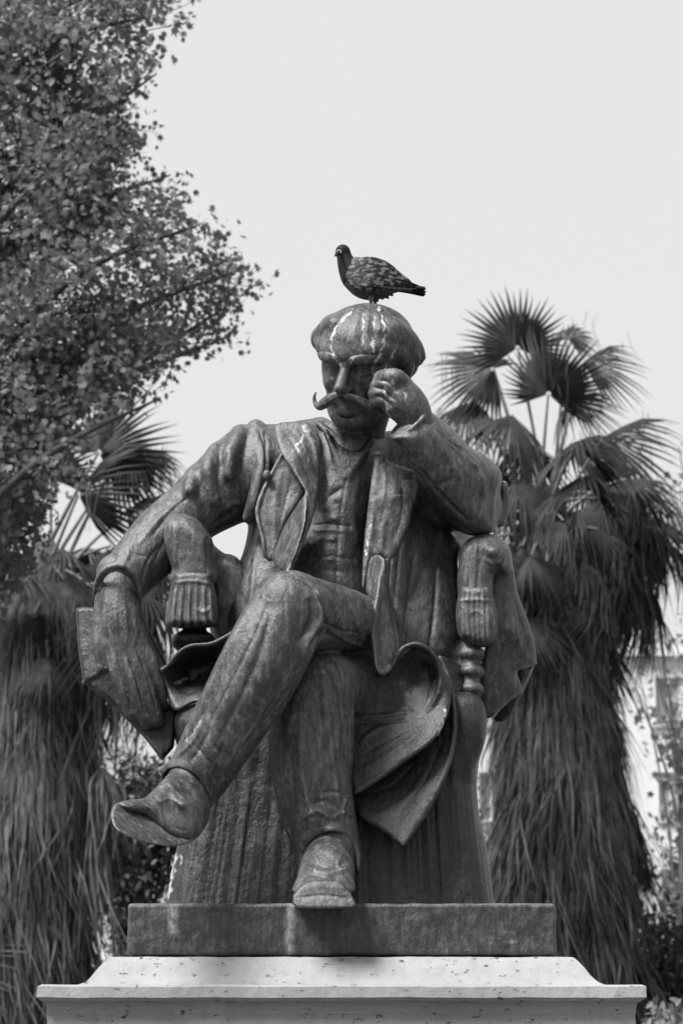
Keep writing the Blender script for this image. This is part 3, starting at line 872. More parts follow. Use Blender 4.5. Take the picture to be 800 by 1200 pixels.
c.slab([(512, 768), (526, 772), (541, 780), (545, 790), (541, 825), (533, 870), (530, 835), (524, 795)], [(515, 770, -.10), (543, 785, .0), (533, 860, -.10), (530, 800, -.06)], 5, .014, .03, .003, 2)
c.limb([(462, 806, -.165, 2.5), (466, 820, -.165, 3), (476, 826, -.16, 3), (486, 815, -.15, 2.6)], .008)
tst = [([(415, 846), (445, 846), (482, 842)], 2.2, -2.6), ([(418, 840), (446, 839), (486, 834)], 2.2, 1.6), ([(420, 870), (440, 856), (452, 850)], 3, 1.8), ([(424, 884), (452, 868), (484, 852)], 4, -1.4), ([(420, 905), (456, 884), (500, 852)], 4, 1.4),
       ([(440, 800), (444, 820), (440, 836)], 4, 1.4), ([(496, 776), (502, 800), (494, 826)], 4, -2.0), ([(478, 776), (470, 790), (468, 802)], 4, -1.8), ([(520, 860), (500, 910), (470, 975)], 4, -1.4), ([(512, 880), (490, 920), (456, 965)], 5, 1.2), ([(430, 930), (460, 920), (490, 890)], 4, -1.2)]
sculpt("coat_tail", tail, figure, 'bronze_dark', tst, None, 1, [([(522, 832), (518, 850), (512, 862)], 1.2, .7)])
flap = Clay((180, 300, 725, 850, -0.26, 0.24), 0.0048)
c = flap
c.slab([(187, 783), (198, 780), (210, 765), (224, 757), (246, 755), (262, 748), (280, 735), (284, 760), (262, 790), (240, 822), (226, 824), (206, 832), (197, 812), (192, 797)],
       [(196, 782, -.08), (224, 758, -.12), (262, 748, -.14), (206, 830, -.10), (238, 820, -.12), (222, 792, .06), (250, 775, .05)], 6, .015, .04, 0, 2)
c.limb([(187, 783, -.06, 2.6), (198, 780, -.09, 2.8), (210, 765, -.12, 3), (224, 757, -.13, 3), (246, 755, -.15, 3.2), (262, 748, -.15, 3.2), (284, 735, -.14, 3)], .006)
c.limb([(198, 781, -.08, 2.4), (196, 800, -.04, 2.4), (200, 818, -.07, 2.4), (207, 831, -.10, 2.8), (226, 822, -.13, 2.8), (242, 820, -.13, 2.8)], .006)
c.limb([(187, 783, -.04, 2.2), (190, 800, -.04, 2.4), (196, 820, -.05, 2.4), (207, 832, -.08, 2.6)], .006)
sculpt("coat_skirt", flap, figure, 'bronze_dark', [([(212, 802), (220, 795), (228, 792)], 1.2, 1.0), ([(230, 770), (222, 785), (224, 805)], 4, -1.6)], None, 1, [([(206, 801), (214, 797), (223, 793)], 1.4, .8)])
drape = Clay((560, 640, 650, 856, -0.16, 0.40), 0.0048)
c = drape
c.slab([(575, 676), (584, 664), (600, 660), (605, 691), (615, 718), (624, 746), (628.5, 776), (618, 781), (603.5, 787), (610, 809), (602, 816), (588, 828), (577, 841), (564, 836), (562, 790), (572, 740)],
       [(578, 680, .07), (600, 668, .07), (628, 776, .18), (570, 830, .12), (600, 740, .06), (606, 800, .12)], 9, .03, .05, 0, 2)
c.slab([(577, 842), (588, 826), (606, 808), (614, 790), (626, 778), (620, 796), (611, 814), (600, 837), (588, 847)], [(580, 840, .20), (605, 812, .12), (624, 782, .16), (592, 842, .18)], 4, .012, .02, .003, 2)
c.limb([(580, 676, .05, 3), (581, 720, .05, 3), (582, 770, .07, 3)], .01)
c.limb([(628, 777, .16, 2.2), (616, 782, .13, 2.2), (604, 787, .11, 2.2), (610, 809, .11, 2.2), (602, 816, .11, 2.2), (588, 828, .11, 2.2), (577, 841, .10, 2.2)], .005)
sculpt("coat_sleeve_drape", drape, figure, 'bronze', [([(590, 690), (600, 730), (612, 770)], 5, 2), ([(598, 690), (612, 735), (622, 770)], 4, -1.6), ([(580, 700), (586, 760), (584, 820)], 5, -2)])

# ---- trousers
tr = Clay((180, 470, 655, 1030, -0.66, 0.34), 0.0056)
c = tr
c.limb([(460, 738, .22, 40), (428, 734, .02, 35), (400, 726, -.20, 38), (368, 720, -.37, 42), (341, 716, -.46, 46)], .02)
c.limb([(338, 716, -.47, 46.5), (318, 756, -.48, 49), (297, 797, -.47, 48.5), (260, 860, -.43, 42), (236, 902, -.40, 37.5), (222, 922, -.39, 36)], .02, sy=.95)
c.ball(336, 700, -.50, 30, 26, k=.03)
c.ball(397, 806, -.27, 19, 26, k=.03)
c.limb([(396, 800, -.30, 14), (402, 840, -.30, 12), (405, 890, -.29, 8)], .03)
c.limb([(430, 800, .02, 44), (400, 808, -.16, 38), (374, 806, -.28, 41), (363, 866, -.28, 48), (369, 936, -.27, 45), (383, 990, -.26, 39), (386, 1012, -.26, 38)], .025)
c.limb([(216, 928, -.41, 32), (200, 958, -.44, 42), (190, 990, -.46, 62)], .003, mode='cut')
c.slab([(190, 914), (199, 902), (209, 899), (220, 902), (232, 911), (240, 924), (246, 944), (250, 1000), (160, 1000), (160, 914)], [(215, 930, -.52)], 3, .16, .10, .003, 2, 'cut')
c.slab([(352, 1008), (360, 990), (372, 978), (388, 971), (404, 977), (416, 992), (421, 1010), (421, 1060), (345, 1060)], [(385, 1010, -.36)], 6, .18, .06, .003, 3, 'cut')
c.limb([(387, 1010, -.26, 31), (387, 1050, -.26, 36)], .003, mode='cut')
rr = []
for p in [(188, 903), (197, 895.5), (208, 895), (218, 898), (229, 905), (237, 914), (243, 927), (249, 943)]:
    rr.append((p[0], p[1], -.485 + abs(p[0] - 222) * .0026, 3.0))
c.limb(rr, .008)
rr = []
for p in [(351, 1007), (358, 992), (370, 979), (388, 971), (404, 976), (414, 988), (420, 1004)]:
    rr.append((p[0], p[1], -.385 + abs(p[0] - 387) * .0028, 3.2))
c.limb(rr, .008)
pst = [([(344, 676), (366, 690), (378, 716), (372, 748)], 2.0, -2.2), ([(388, 684), (408, 706), (416, 740)], 2.0, -2.0), ([(376, 726), (398, 738), (424, 742)], 2.0, -1.6), ([(368, 752), (384, 744), (400, 752)], 2.0, -1.8), ([(320, 690), (300, 740), (270, 800), (240, 860)], 2.0, -.9), ([(356, 770), (336, 812), (312, 850)], 1.6, -1.4), ([(334, 800), (306, 842), (276, 884)], 1.4, -1.2),
       ([(400, 800), (408, 860), (412, 920)], 2, -1.4), ([(372, 810), (378, 870), (390, 930)], 2.4, -1.3), ([(354, 880), (362, 930), (374, 962)], 2, -1.2), ([(412, 940), (394, 928), (372, 930)], 2, -1.2), ([(414, 956), (400, 952), (390, 960)], 2, 1.2), ([(240, 848), (250, 872), (262, 884)], 2, -1.2), ([(226, 872), (238, 884), (254, 900)], 2, -1.0),
       ([(300, 700), (268, 760), (236, 830), (214, 868)], 7, 2.4), ([(318, 705), (306, 760), (280, 820), (250, 880)], 8, -1.6), ([(352, 690), (350, 740), (330, 800), (298, 850)], 6, -1.8), ([(345, 775), (320, 820), (285, 868), (258, 905)], 4, 1.8),
       ([(352, 795), (330, 830), (300, 862)], 2, -1.4), ([(342, 800), (316, 838), (280, 880)], 2, -1.4), ([(326, 812), (300, 850), (270, 890)], 2, -1.2), ([(370, 690), (375, 720), (360, 750), (352, 772)], 4, 2.8), ([(362, 700), (364, 725), (350, 755)], 4, -2.6),
       ([(384, 735), (372, 750), (364, 762)], 3, -3), ([(380, 690), (396, 720), (404, 752)], 5, 2.2), ([(372, 700), (384, 728), (386, 748)], 4, -2.4), ([(396, 692), (414, 720), (424, 752)], 5, 1.8), ([(404, 700), (418, 730)], 4, -1.8), ([(426, 704), (430, 730), (430, 758)], 3, -1.6), ([(390, 740), (410, 752), (430, 758)], 3, 1.6),
       ([(378, 790), (384, 850), (392, 920), (400, 960)], 6, 2.2), ([(392, 800), (402, 850), (408, 900)], 4, -1.8), ([(350, 860), (358, 920), (372, 975)], 6, 1.8), ([(340, 880), (344, 930), (356, 980)], 4, -1.6), ([(366, 850), (374, 900), (384, 950)], 4, -1.5), ([(386, 960), (372, 950), (352, 960)], 3, 1.4), ([(396, 948), (380, 938), (362, 944)], 3, -1.4),
       ([(408, 930), (400, 950), (402, 968)], 3, 1.4), ([(248, 850), (232, 880), (222, 892)], 4, -1.3), ([(262, 870), (252, 900), (246, 930)], 4, -1.4), ([(240, 838), (228, 866), (206, 888)], 3, 1.3), ([(382, 764), (398, 786), (402, 820)], 3, 1.8), ([(376, 775), (390, 800), (392, 830)], 3, -1.8)]
sculpt("trousers", tr, figure, 'bronze', [(q[0], q[1] * .75, q[2] * 1.7) for q in pst], None, 1, [([(235, 845), (226, 860), (219, 868)], 1.4, .5), ([(416, 690), (430, 694)], 1.2, .5), ([(339, 666), (337, 668)], 1.6, .5)])

# ---- shoes (with the ankles above them)
s1 = Clay((120, 262, 880, 1000, -0.94, -0.10), 0.0042)
c = s1
c.limb([(230, 890, -.38, 25), (222, 915, -.41, 26), (214, 934, -.44, 28)], .02)
c.slab([(204, 905), (188, 917), (171, 934), (153, 937), (139, 941), (150, 952), (168, 956), (186, 972), (204, 984), (228, 984), (244, 963), (247, 938), (238, 915)],
       [(240, 950, -.46), (205, 945, -.53), (170, 950, -.65), (145, 945, -.74)], 18, .085, .09, .01, 3)
c.ball(206, 948, -.57, 19, 15, 14, .03)
c.limb([(189, 921, -.50, 4), (200, 934, -.60, 4), (214, 944, -.62, 4)], .012)
c.limb([(206, 914, -.48, 3), (216, 930, -.54, 3), (230, 940, -.54, 3)], .012)
shoe1 = sculpt("shoe", s1, figure, 'bronze', [([(178, 930), (192, 944), (206, 962)], 2.4, -1.6), ([(196, 915), (208, 930), (222, 944)], 2.4, 1.4), ([(204, 925), (222, 930), (240, 940)], 2.2, -1.6), ([(186, 940), (200, 936), (214, 944)], 2.0, 1.2), ([(156, 939), (172, 944), (184, 956)], 2, 1.4), ([(190, 950), (204, 968), (224, 974)], 2.2, -1.6)])
so = Clay((118, 262, 926, 1004, -1.0, -0.30), 0.0042)
so.slab([(138, 940), (152, 941), (167, 943), (178, 952), (186, 963), (195, 974), (207, 981), (228, 981), (226, 986), (204, 992), (172, 987.5), (146, 978.5), (134.5, 970), (130.5, 958), (132, 948)],
        [(136, 955, -.83), (176, 972, -.74), (224, 984, -.57)], 3, .035, .07, 0, 2)
sculpt("shoe_sole", so, figure, 'bronze', [([(140, 944), (165, 947), (182, 965), (204, 984)], 1.6, 1.0), ([(140, 958), (160, 966), (190, 982)], 5, -1.0)], None, 0)
s2 = Clay((330, 430, 960, 1074, -0.70, -0.08), 0.0040)
c = s2
c.limb([(388, 975, -.27, 27), (386, 1002, -.31, 29), (384, 1020, -.36, 31)], .02)
c.slab([(354, 1006), (366, 990), (386, 984), (404, 990), (413, 1008), (415, 1028), (410, 1048), (346, 1048), (348, 1028)], [(385, 990, -.37), (382, 1030, -.49), (380, 1050, -.55), (350, 1030, -.44), (412, 1030, -.44), (360, 1000, -.36), (408, 1000, -.36)], 17, .07, .16, .015, 3)
shoe2 = sculpt("shoe", s2, figure, 'bronze', [([(356, 1006), (384, 1016), (412, 1008)], 2.2, -1.8), ([(352, 1022), (384, 1028), (412, 1022)], 2.0, -1.2), ([(362, 996), (372, 1010), (366, 1026)], 2, 1.2), ([(402, 996), (396, 1012), (402, 1026)], 2, 1.0), ([(352, 1014), (384, 1023), (412, 1015)], 1.8, 1.2)])
so = Clay((330, 430, 1016, 1074, -0.74, -0.10), 0.0040)
so.slab([(343, 1049), (350, 1040), (358.5, 1032.5), (378, 1030), (397, 1031), (405, 1039), (411, 1047), (417.5, 1060), (413, 1064), (380, 1065), (348, 1064), (342.5, 1059)],
        [(360, 1035, -.555), (400, 1034, -.555), (360, 1062, -.58), (400, 1062, -.58)], 2.5, .035, .18, 0, 0)
sculpt("shoe_sole", so, figure, 'bronze', [([(346, 1052), (380, 1049), (412, 1053)], 1.8, -1.2), ([(352, 1042), (380, 1038), (404, 1042)], 4, .8)], None, 0)

# ---- the book
bk = Clay((84, 220, 680, 905, -0.14, 0.32), 0.0044)
c = bk
c.slab([(118, 688), (150, 696), (168, 724), (186, 758), (200, 786), (208, 840), (204, 876), (190, 892), (170, 865), (134, 828), (97.5, 800), (104, 788), (125, 782), (114, 740)],
       [(120, 700, .05), (165, 730, .045), (205, 800, .03), (192, 885, -.0), (105, 795, .0), (128, 780, -.01)], 5, .035, .05, 0, 0)
c.slab([(89, 712.5), (100, 711), (112, 712), (113, 740), (124, 782), (112, 794), (97.5, 799), (92, 760)], [(92, 720, .02), (112, 715, .0), (100, 795, -.02), (122, 782, -.03)], 3.5, .022, .10, .002, 0)
c.limb([(98, 800, -.03, 3), (126, 783, -.04, 3)], .004)
bst = [([(104, 716), (108, 750), (112, 788)], 1.4, -1.0, 0), ([(98, 715), (102, 750), (106, 790)], 1.2, -.7, 0), ([(98, 803), (134, 830), (172, 866), (192, 888)], 2, 1.6, 0), ([(112, 806), (146, 834), (180, 868)], 1.6, -1.4, 0), ([(130, 802), (142, 800), (140, 812)], 2, 1.0)]
book = sculpt("book", bk, statue, 'bronze_dark', bst)

# ---- the armchair
ch_front = Clay((180, 600, 590, 1088, -0.24, 0.86), 0.0068)
c = ch_front
c.slab([(322, 700), (500, 700), (520, 760), (525, 900), (300, 900), (290, 760)], [(400, 800, .66)], 24, .07, .08, 0, 2)
c.slab([(240, 790), (526, 790), (540, 900), (225, 900)], [(380, 860, .26)], 20, .32, .42, 0, 2)
R_c = [(540, 812), (552, 814), (562, 822.5), (569, 838), (570, 855), (568, 870), (561, 892), (558.5, 924), (562, 959), (568, 985), (571, 1003), (578, 1055), (583, 1110), (400,1116)]
L_c = [(187, 1110), (195, 1055), (202, 1015), (206, 1000), (214, 960), (218, 924), (216, 893), (206, 868), (205, 842), (213, 826), (226, 814), (240, 812)]
c.slab(R_c + L_c, [(388, 830, .02), (388, 930, .03), (388, 1055, -.03), (215, 1000, .0), (560, 1000, .0)], 30, .14, .70, .02, 2)
c.limb([(545, 835, -.05, 24), (543, 862, -.06, 24), (534, 900, -.06, 18)], .03)
c.limb([(232, 835, -.05, 24), (234, 862, -.06, 24), (240, 900, -.06, 18)], .03)
frs = np.random.default_rng(3)
ph = frs.uniform(0, 6.28, 60)
def fringe_relief(qx, qy):
    x = qx + (qx - 388) * (1058 - qy) * 0.0009
    w = np.clip((qy - 915) / 40, 0, 1)
    a = np.sin(x * 0.95 + 0.9 * np.sin(x * 0.21 + 1) + 0.04 * (qy - 950)) + 0.6 * np.sin(x * 0.43 + 2 + 1.4 * np.sin(qy * 0.013))
    b = 0.5 * np.sin(x * 0.30 + .7 * np.sin(qy * .02)) * np.clip((qy - 800) / 60, 0, 1)
    return w * (.55 + .35 * np.sin(x * .05 + 1) ) * a + b
chair = empty("armchair", (0, 0, 0))
chair.parent = statue
def cpart(name, clay, strokes=(), relief=None, mat='bronze', soft=1, drops=None): return sculpt(name, clay, chair, mat, strokes, relief, soft, drops)
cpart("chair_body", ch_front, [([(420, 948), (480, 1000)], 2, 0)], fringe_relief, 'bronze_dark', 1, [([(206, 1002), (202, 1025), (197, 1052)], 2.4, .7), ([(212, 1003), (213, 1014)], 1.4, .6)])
# arms with rolled fronts
ar = Clay((526, 608, 618, 764, -0.18, 0.72), 0.0052)
c = ar
c.slab([(538, 650), (543, 637), (553, 629), (569, 625), (585, 629.5), (596, 641), (600, 655), (599, 667), (592, 674), (582, 672), (577.5, 682), (577, 704), (560, 708), (536, 704)], [(568, 665, .02)], 15, .09, .62, 0, 2)
c.limb([(575, 646, -.07, 6), (576, 647, -.075, 6)], .004)
art = [([(552, 640), (549, 670), (548, 700)], 2.5, -1.8, 0), ([(564, 650), (560, 675), (558, 700)], 2.5, -1.4, 0), ([(588, 640), (592, 652), (584, 664), (572, 662), (566, 650)], 2.2, -1.6), ([(558, 632), (556, 660), (553, 700)], 2.5, 1.2), ([(574, 636), (565, 645), (568, 656), (578, 660)], 2, 1.2), ([(578, 650), (586, 668)], 1.6, -.8)]
cpart("chair_arm", ar, art)
fr = Clay((526, 594, 672, 770, -0.20, 0.34), 0.005)
fr.slab([(539, 684), (556, 682), (575, 684), (578, 700), (582.5, 718), (584, 744), (577, 756), (560, 759), (546, 754), (537, 746), (533.5, 720), (536, 700)], [(558, 725, .02)], 12, .10, .25, 0, 2)
def tuft(cx):
    return lambda qx, qy: 1.1 * np.sin((qx - cx) * 1.05 + 0.5 * np.sin(qy * .1)) * np.clip((qy - 690) / 14, 0, 1) * (0.6 + 0.4 * np.sin(qx * .5 + 1))
cpart("fringe", fr, [([(537, 704), (556, 703), (577, 704)], 2, 1.5, 0), ([(548, 722), (556, 716), (566, 722), (568, 736)], 2, 1.2), ([(574, 704), (577, 725), (580, 748)], 1.8, 1.4)], tuft(558))
bal = Clay((526, 580, 752, 830, -0.12, 0.22), 0.0045)
for y in (766.5, 787.5, 808.5): bal.ball(552, y, .0, 15.5, 10.5, 15.5, .003)
bal.limb([(551, 755, .0, 10), (551, 822, .0, 11)], .004)
cpart("baluster", bal)
al = Clay((184, 300, 592, 770, -0.20, 0.74), 0.0054)
c = al
c.slab([(191, 618), (194.5, 608), (203, 602.5), (217, 602), (231, 608), (244, 623), (250, 636), (252, 660), (253, 684), (200, 684), (202, 667), (194.5, 646)], [(222, 645, .0)], 17, .11, .5, 0, 2)
c.slab([(240, 630), (252, 640), (264, 649), (278, 653), (300, 690), (300, 760), (250, 762), (245, 690)], [(270, 700, .22)], 14, .09, .4, .01, 2)
alt = [([(204, 612), (206, 640), (204, 668)], 3, 1.4), ([(242, 630), (243, 655), (242, 680)], 3, -1.8), ([(226, 618), (226, 650), (228, 676)], 5, .9)]
cpart("chair_arm", al, alt)
fl = Clay((186, 268, 655, 745, -0.22, 0.34), 0.0048)
fl.slab([(204, 668), (226, 664), (247, 668), (250, 681), (254, 700), (256, 728), (250, 735), (225, 737), (199, 735), (193.5, 728), (197, 705), (201, 681)], [(225, 704, -.0)], 10, .118, .25, 0, 2)
def tuft2(qx, qy):
    x = qx - (qx - 225) * (qy - 680) * .004
    return 1.7 * np.sin(x * 0.80 + .4 * np.sin(qy * .09)) * np.clip((qy - 684) / 10, 0, 1) * (0.7 + 0.3 * np.sin(qx * .37))
cpart("fringe", fl, [([(202, 683), (226, 681), (250, 684)], 2, 1.4, 0), ([(231, 712), (238, 718), (246, 712)], 2, 1.8)], tuft2)
bl = Clay((190, 268, 728, 800, -0.16, 0.3), 0.0048)
bl.ball(227, 752, .05, 26, 15, 26, .01); bl.ball(229, 775, .06, 18, 12, 18, .01)
bl.limb([(228, 735, .06, 14), (229, 815, .06, 14)], .01)
cpart("baluster", bl, [([(205, 750), (228, 744), (250, 748)], 2, 1.2), ([(206, 758), (228, 754), (250, 757)], 2, -1.4)], None, 'bronze_dark')
# ------------------------------------------------------------------ the pigeon
def feather_mat():
    m, nt, b = new_mat('wing_feathers')
    tc = N_(nt, "ShaderNodeTexCoord")
    mp = N_(nt, "ShaderNodeMapping")
    mp.inputs['Rotation'].default_value = (0, R(28), 0)
    mp.inputs['Scale'].default_value = (30, 30, 48)
    nt.links.new(tc.outputs['Object'], mp.inputs[0])
    v = N_(nt, "ShaderNodeTexNoise")
    v.inputs['Scale'].default_value = 1.6
    v.inputs['Detail'].default_value = 2.0
    nt.links.new(mp.outputs[0], v.inputs['Vector'])
    c = mixc(nt, ramp(nt, v.outputs[0], ((0.50, 0), (0.60, 1))), 0.006, 0.105)
    nt.links.new(c, b.inputs['Base Color'])
    b.inputs['Roughness'].default_value = 0.6
    bump(nt, b, v.outputs[0], 0.3, 0.004)
    b.inputs['Specular IOR Level'].default_value = 0.2
    return m
M['feather'] = feather_mat()
M['pigeon_dark'] = plain('dark_plumage', 0.007, 0.016, 40, 0.7, (1, 1, 1), 0.15)
M['pigeon_grey'] = plain('grey_plumage', 0.05, 0.11, 60, 0.8, (1, 1, 1), 0.15)
M['pigeon_leg'] = plain('scaly_leg', 0.10, 0.16, 90, 0.6)
M['eye_ring'] = plain('eye_ring', 0.5, 0.6, 10, 0.4)
PR = at(437, 360.5, 0.03)
pig = empty("pigeon", PR, "chequered dark pigeon standing on the bronze head", "pigeon")
def pig_part(name, clay, mat, parent=pig, soft=1, strokes=()):
    clay.soften(soft)
    V, F = clay.skin()
    if strokes: V = carve(V, F, strokes)
    return link(name, mesh_np(name, V, F, True, PR), M[mat], parent)
p = Clay((386, 486, 282, 360, -0.14, 0.18), 0.0023)
p.limb([(416, 326, .03, 15.5), (428, 331, .03, 19.8), (440, 332, .03, 19), (454, 332, .03, 13.5), (468, 334, .03, 8), (480, 337, .03, 5)], .006, sy=1.0)
p.limb([(418, 316, .03, 15), (424, 322, .03, 17)], .01)
for x, y in ((448, 349), (454, 348), (442, 351.5), (459, 345)):
    p.limb([(x - 4, y - 3, .03, 4), (x + 1, y + 1.5, .03, 1.2)], .004)
pb = pig_part("body", p, 'pigeon_grey')
p = Clay((386, 430, 282, 332, -0.14, 0.16), 0.0021)
p.ball(401.3, 294.5, .02, 8, 7.8, 9, .004)
p.limb([(402, 296, .02, 7.8), (405, 306, .025, 10), (410, 316, .03, 13.4), (415, 324, .03, 16)], .01)
pn = pig_part("head_and_neck", p, 'pigeon_dark')
p = Clay((388, 402, 288, 304, -0.16, 0.05), 0.0014)
p.limb([(396.5, 296.6, -.02, 2.6), (394, 298.2, -.06, 1.9), (392.6, 300, -.085, 1.0)], .002)
pig_part("beak", p, 'pigeon_dark', pn)
p = Clay((390, 404, 288, 304, -0.09, 0.05), 0.0012)
e0 = (397.2, 295.2)
ring = [(e0[0] + 2.3 * math.cos(a), e0[1] + 2.2 * math.sin(a), -.0115 + .006 * math.cos(a) * 0, .62) for a in np.linspace(0, 2 * math.pi, 13)]
p.limb(ring, 0, n=2)
pig_part("eye_ring", p, 'eye_ring', pn, 0)
p = Clay((390, 404, 288, 304, -0.09, 0.05), 0.0012)
p.ball(e0[0], e0[1], -.008, 1.6, k=0)
pig_part("eye", p, 'pigeon_dark', pn, 0)
for s, d0 in ((-1, -.030), (1, .092)):
    p = Clay((404, 502, 294, 350, -0.12, 0.18), 0.0022)
    p.slab([(404, 324), (411, 309), (424, 301.5), (440, 301.5), (456, 308), (470, 320), (482, 330), (480, 338), (462, 339), (444, 341), (428, 342), (413, 337)],
           [(407, 320, .03 + s * .040), (436, 312, .03 + s * .050), (434, 332, .03 + s * .066), (458, 326, .03 + s * .044), (486, 336, .03 + s * .014)], 9, .014, .014, 0, 3)
    w = pig_part("wing", p, 'feather', pig, 1, [([(424, 308), (440, 312), (456, 322)], 1.2, -.7), ([(420, 316), (438, 322), (456, 328)], 1.2, -.7), ([(418, 324), (434, 330), (450, 333)], 1.2, -.7), ([(440, 304), (456, 314), (474, 328)], 1.2, -.8)] if s < 0 else ())
    for i in range(5):                                      # long flight feathers
        p = Clay((430, 502, 312, 350, -0.10, 0.16), 0.0022)
        a = i / 4
        p.slab([(436 + 6 * a, 333 - 5 * a), (460 + 5 * a, 331 - 5 * a), (482 + 6 * a, 335 - 2 * a), (488 + 6 * a, 338.5 - 1.5 * a), (480 + 4 * a, 340.5 - 2.5 * a), (456 + 4 * a, 339 - 5 * a)],
               [(440, 334, .03 + s * (.064 - .004 * i)), (462, 336, .03 + s * (.044 - .004 * i)), (490, 338, .03 + s * (.012 - .002 * i))], 3, .004, .004, 0, 2)
        link_ = pig_part("flight_feather", p, 'pigeon_grey' if i == 1 else 'pigeon_dark', w, 0)
for i in range(6):
    p = Clay((456, 506, 326, 356, -0.08, 0.14), 0.0022)
    a = i / 5
    y0, y1 = 334 + 5 * a, 338.5 + 8.5 * a
    p.slab([(462, y0 - 2), (482, y0 * .45 + y1 * .55 - 3.2), (498.5 + (i % 2) * 1.3, y1 - 2.6), (497.5 - (i % 3), y1 + .9), (480, y0 * .5 + y1 * .5 + 1.5), (462, y0 + 2.5)],
           [(464, y0, .03 + (i - 2.5) * .003), (498, y1, .03 + (i - 2.5) * .008), (480, y0 - 3, .03 + (i - 2.5) * .005)], 2.4, .0035, .0035, 0, 0)
    pig_part("tail_feather", p, 'pigeon_dark', pig, 0)
for dx, dd in ((-2.4, .0), (2.4, .06)):
    p = Clay((424, 452, 344, 366, -0.12, 0.16), 0.0018)
    p.limb([(437 + dx, 349, dd, 3.4), (437 + dx, 354, dd, 2.1), (437.5 + dx, 360, dd, 1.7)], .002)
    for tx, td in ((-5, -.012), (-3.5, -.03), (2, -.034), (4, .02)):
        p.limb([(437.5 + dx, 360, dd, 1.5), (437.5 + dx + tx, 360.7, dd + td, 1.1)], .001)
    pig_part("leg", p, 'pigeon_leg', pig, 0)
# ------------------------------------------------------------------ fan palms
def fan_mesh(name, nseg, Rr, half, fold, droop, seed, width=1.0, split=0.55):
    """A fan leaf: hub at the origin, blade along +x, upper face +z."""
    g = np.random.default_rng(seed)
    V, F = [], []
    rr = (0.04, 0.30, split, 0.80, 1.0)
    dth = half * 2 / nseg
    for i in range(nseg):
        th = -half + (i + .5) * dth
        L = Rr * (0.80 + 0.20 * math.cos(th * 0.75)) * g.uniform(0.9, 1.06)
        dr = droop * g.uniform(0.5, 1.6)
        side = g.uniform(-.05, .05)
        base = len(V)
        for j, q in enumerate(rr):
            r = L * q
            hw = math.tan(dth / 2) * r if q <= split else math.tan(dth / 2) * L * split * (1 - (q - split) / (1 - split)) * 0.92 + 0.0008
            if q <= split: hw *= 1.02
            t2 = th + side * max(0, q - split) * 2
            z = -fold * r * abs(math.sin(th)) ** 1.3 - dr * L * max(0, q - 0.35) ** 2
            cx, cy = r * math.cos(t2), r * math.sin(t2)
            nx, ny = -math.sin(t2), math.cos(t2)
            k = 0.55 * hw
            V += [(cx - nx * hw * width, cy - ny * hw * width, z - k), (cx, cy, z + k), (cx + nx * hw * width, cy + ny * hw * width, z - k)]
        for j in range(len(rr) - 1):
            a = base + j * 3
            F += [(a, a + 3, a + 4, a + 1), (a + 1, a + 4, a + 5, a + 2)]
    return mesh_np(name, np.array(V), np.array(F, np.int32), False)

def dead_mesh(name, nst, L, seed):
    """A dry leaf hanging straight down: hub at the origin, strips along -z, outward = +x."""
    g = np.random.default_rng(seed)
    V, F = [], []
    for i in range(nst):
        a = (i / (nst - 1) - .5)
        lat = a * 0.55 + g.uniform(-.05, .05)
        out = 0.06 + 0.20 * (0.25 - a * a) * 4 * g.uniform(0.2, 1.0)
        l = L * g.uniform(0.65, 1.08)
        w0 = g.uniform(.007, .018)
        base = len(V)
        cy = g.uniform(-.10, .10); cx = g.uniform(-.08, .10)
        tw = g.uniform(0, 6.28)
        kk, ka, kb = g.uniform(.25, .8), g.normal(0, .22), g.normal(0, .14)
        n = 8
        for j in range(n):
            t = j / (n - 1)
            y = lat * math.sin(min(1, t * 1.7) * math.pi / 2) * (1 - .18 * t) + cy * t * t + .012 * math.sin(t * 9 + tw)
            x = out * math.sin(min(1, t * 1.6) * math.pi / 2) + cx * t * t
            if t > kk:
                y += ka * (t - kk) * l; x += abs(kb) * (t - kk) * l
            z = .08 * math.sin(t * math.pi) - l * t
            w = w0 * (0.5 + 1.3 * t * (1 - t) * 2.2) * (1 - t ** 3) + .0015
            ca, sa = math.cos(tw + t * 1.4), math.sin(tw + t * 1.4)
            V += [(x - sa * w, y - ca * w, z), (x + sa * w, y + ca * w, z)]
        for j in range(n - 1):
            q = base + 2 * j
            F.append((q, q + 2, q + 3, q + 1))
    return mesh_np(name, np.array(V), np.array(F, np.int32), False)

def tube_mesh(name, pts, n=6):
    """Tube through rows x, y, z, radius."""
    P = np.asarray(pts, float)
    V, F = [], []
    for i, p in enumerate(P):
        t = P[min(i + 1, len(P) - 1), :3] - P[max(i - 1, 0), :3]
        t /= np.linalg.norm(t) + 1e-9
        u = np.cross(t, (0.31, 0.2, 0.93) if abs(t[2]) < .9 else (1, 0, 0)); u /= np.linalg.norm(u)
        v_ = np.cross(t, u)
        for k in range(n):
            a = 2 * math.pi * k / n
            V.append(p[:3] + p[3] * (u * math.cos(a) + v_ * math.sin(a)))
    for i in range(len(P) - 1):
        for k in range(n):
            F.append((i * n + k, i * n + (k + 1) % n, (i + 1) * n + (k + 1) % n, (i + 1) * n + k))
    return V, F

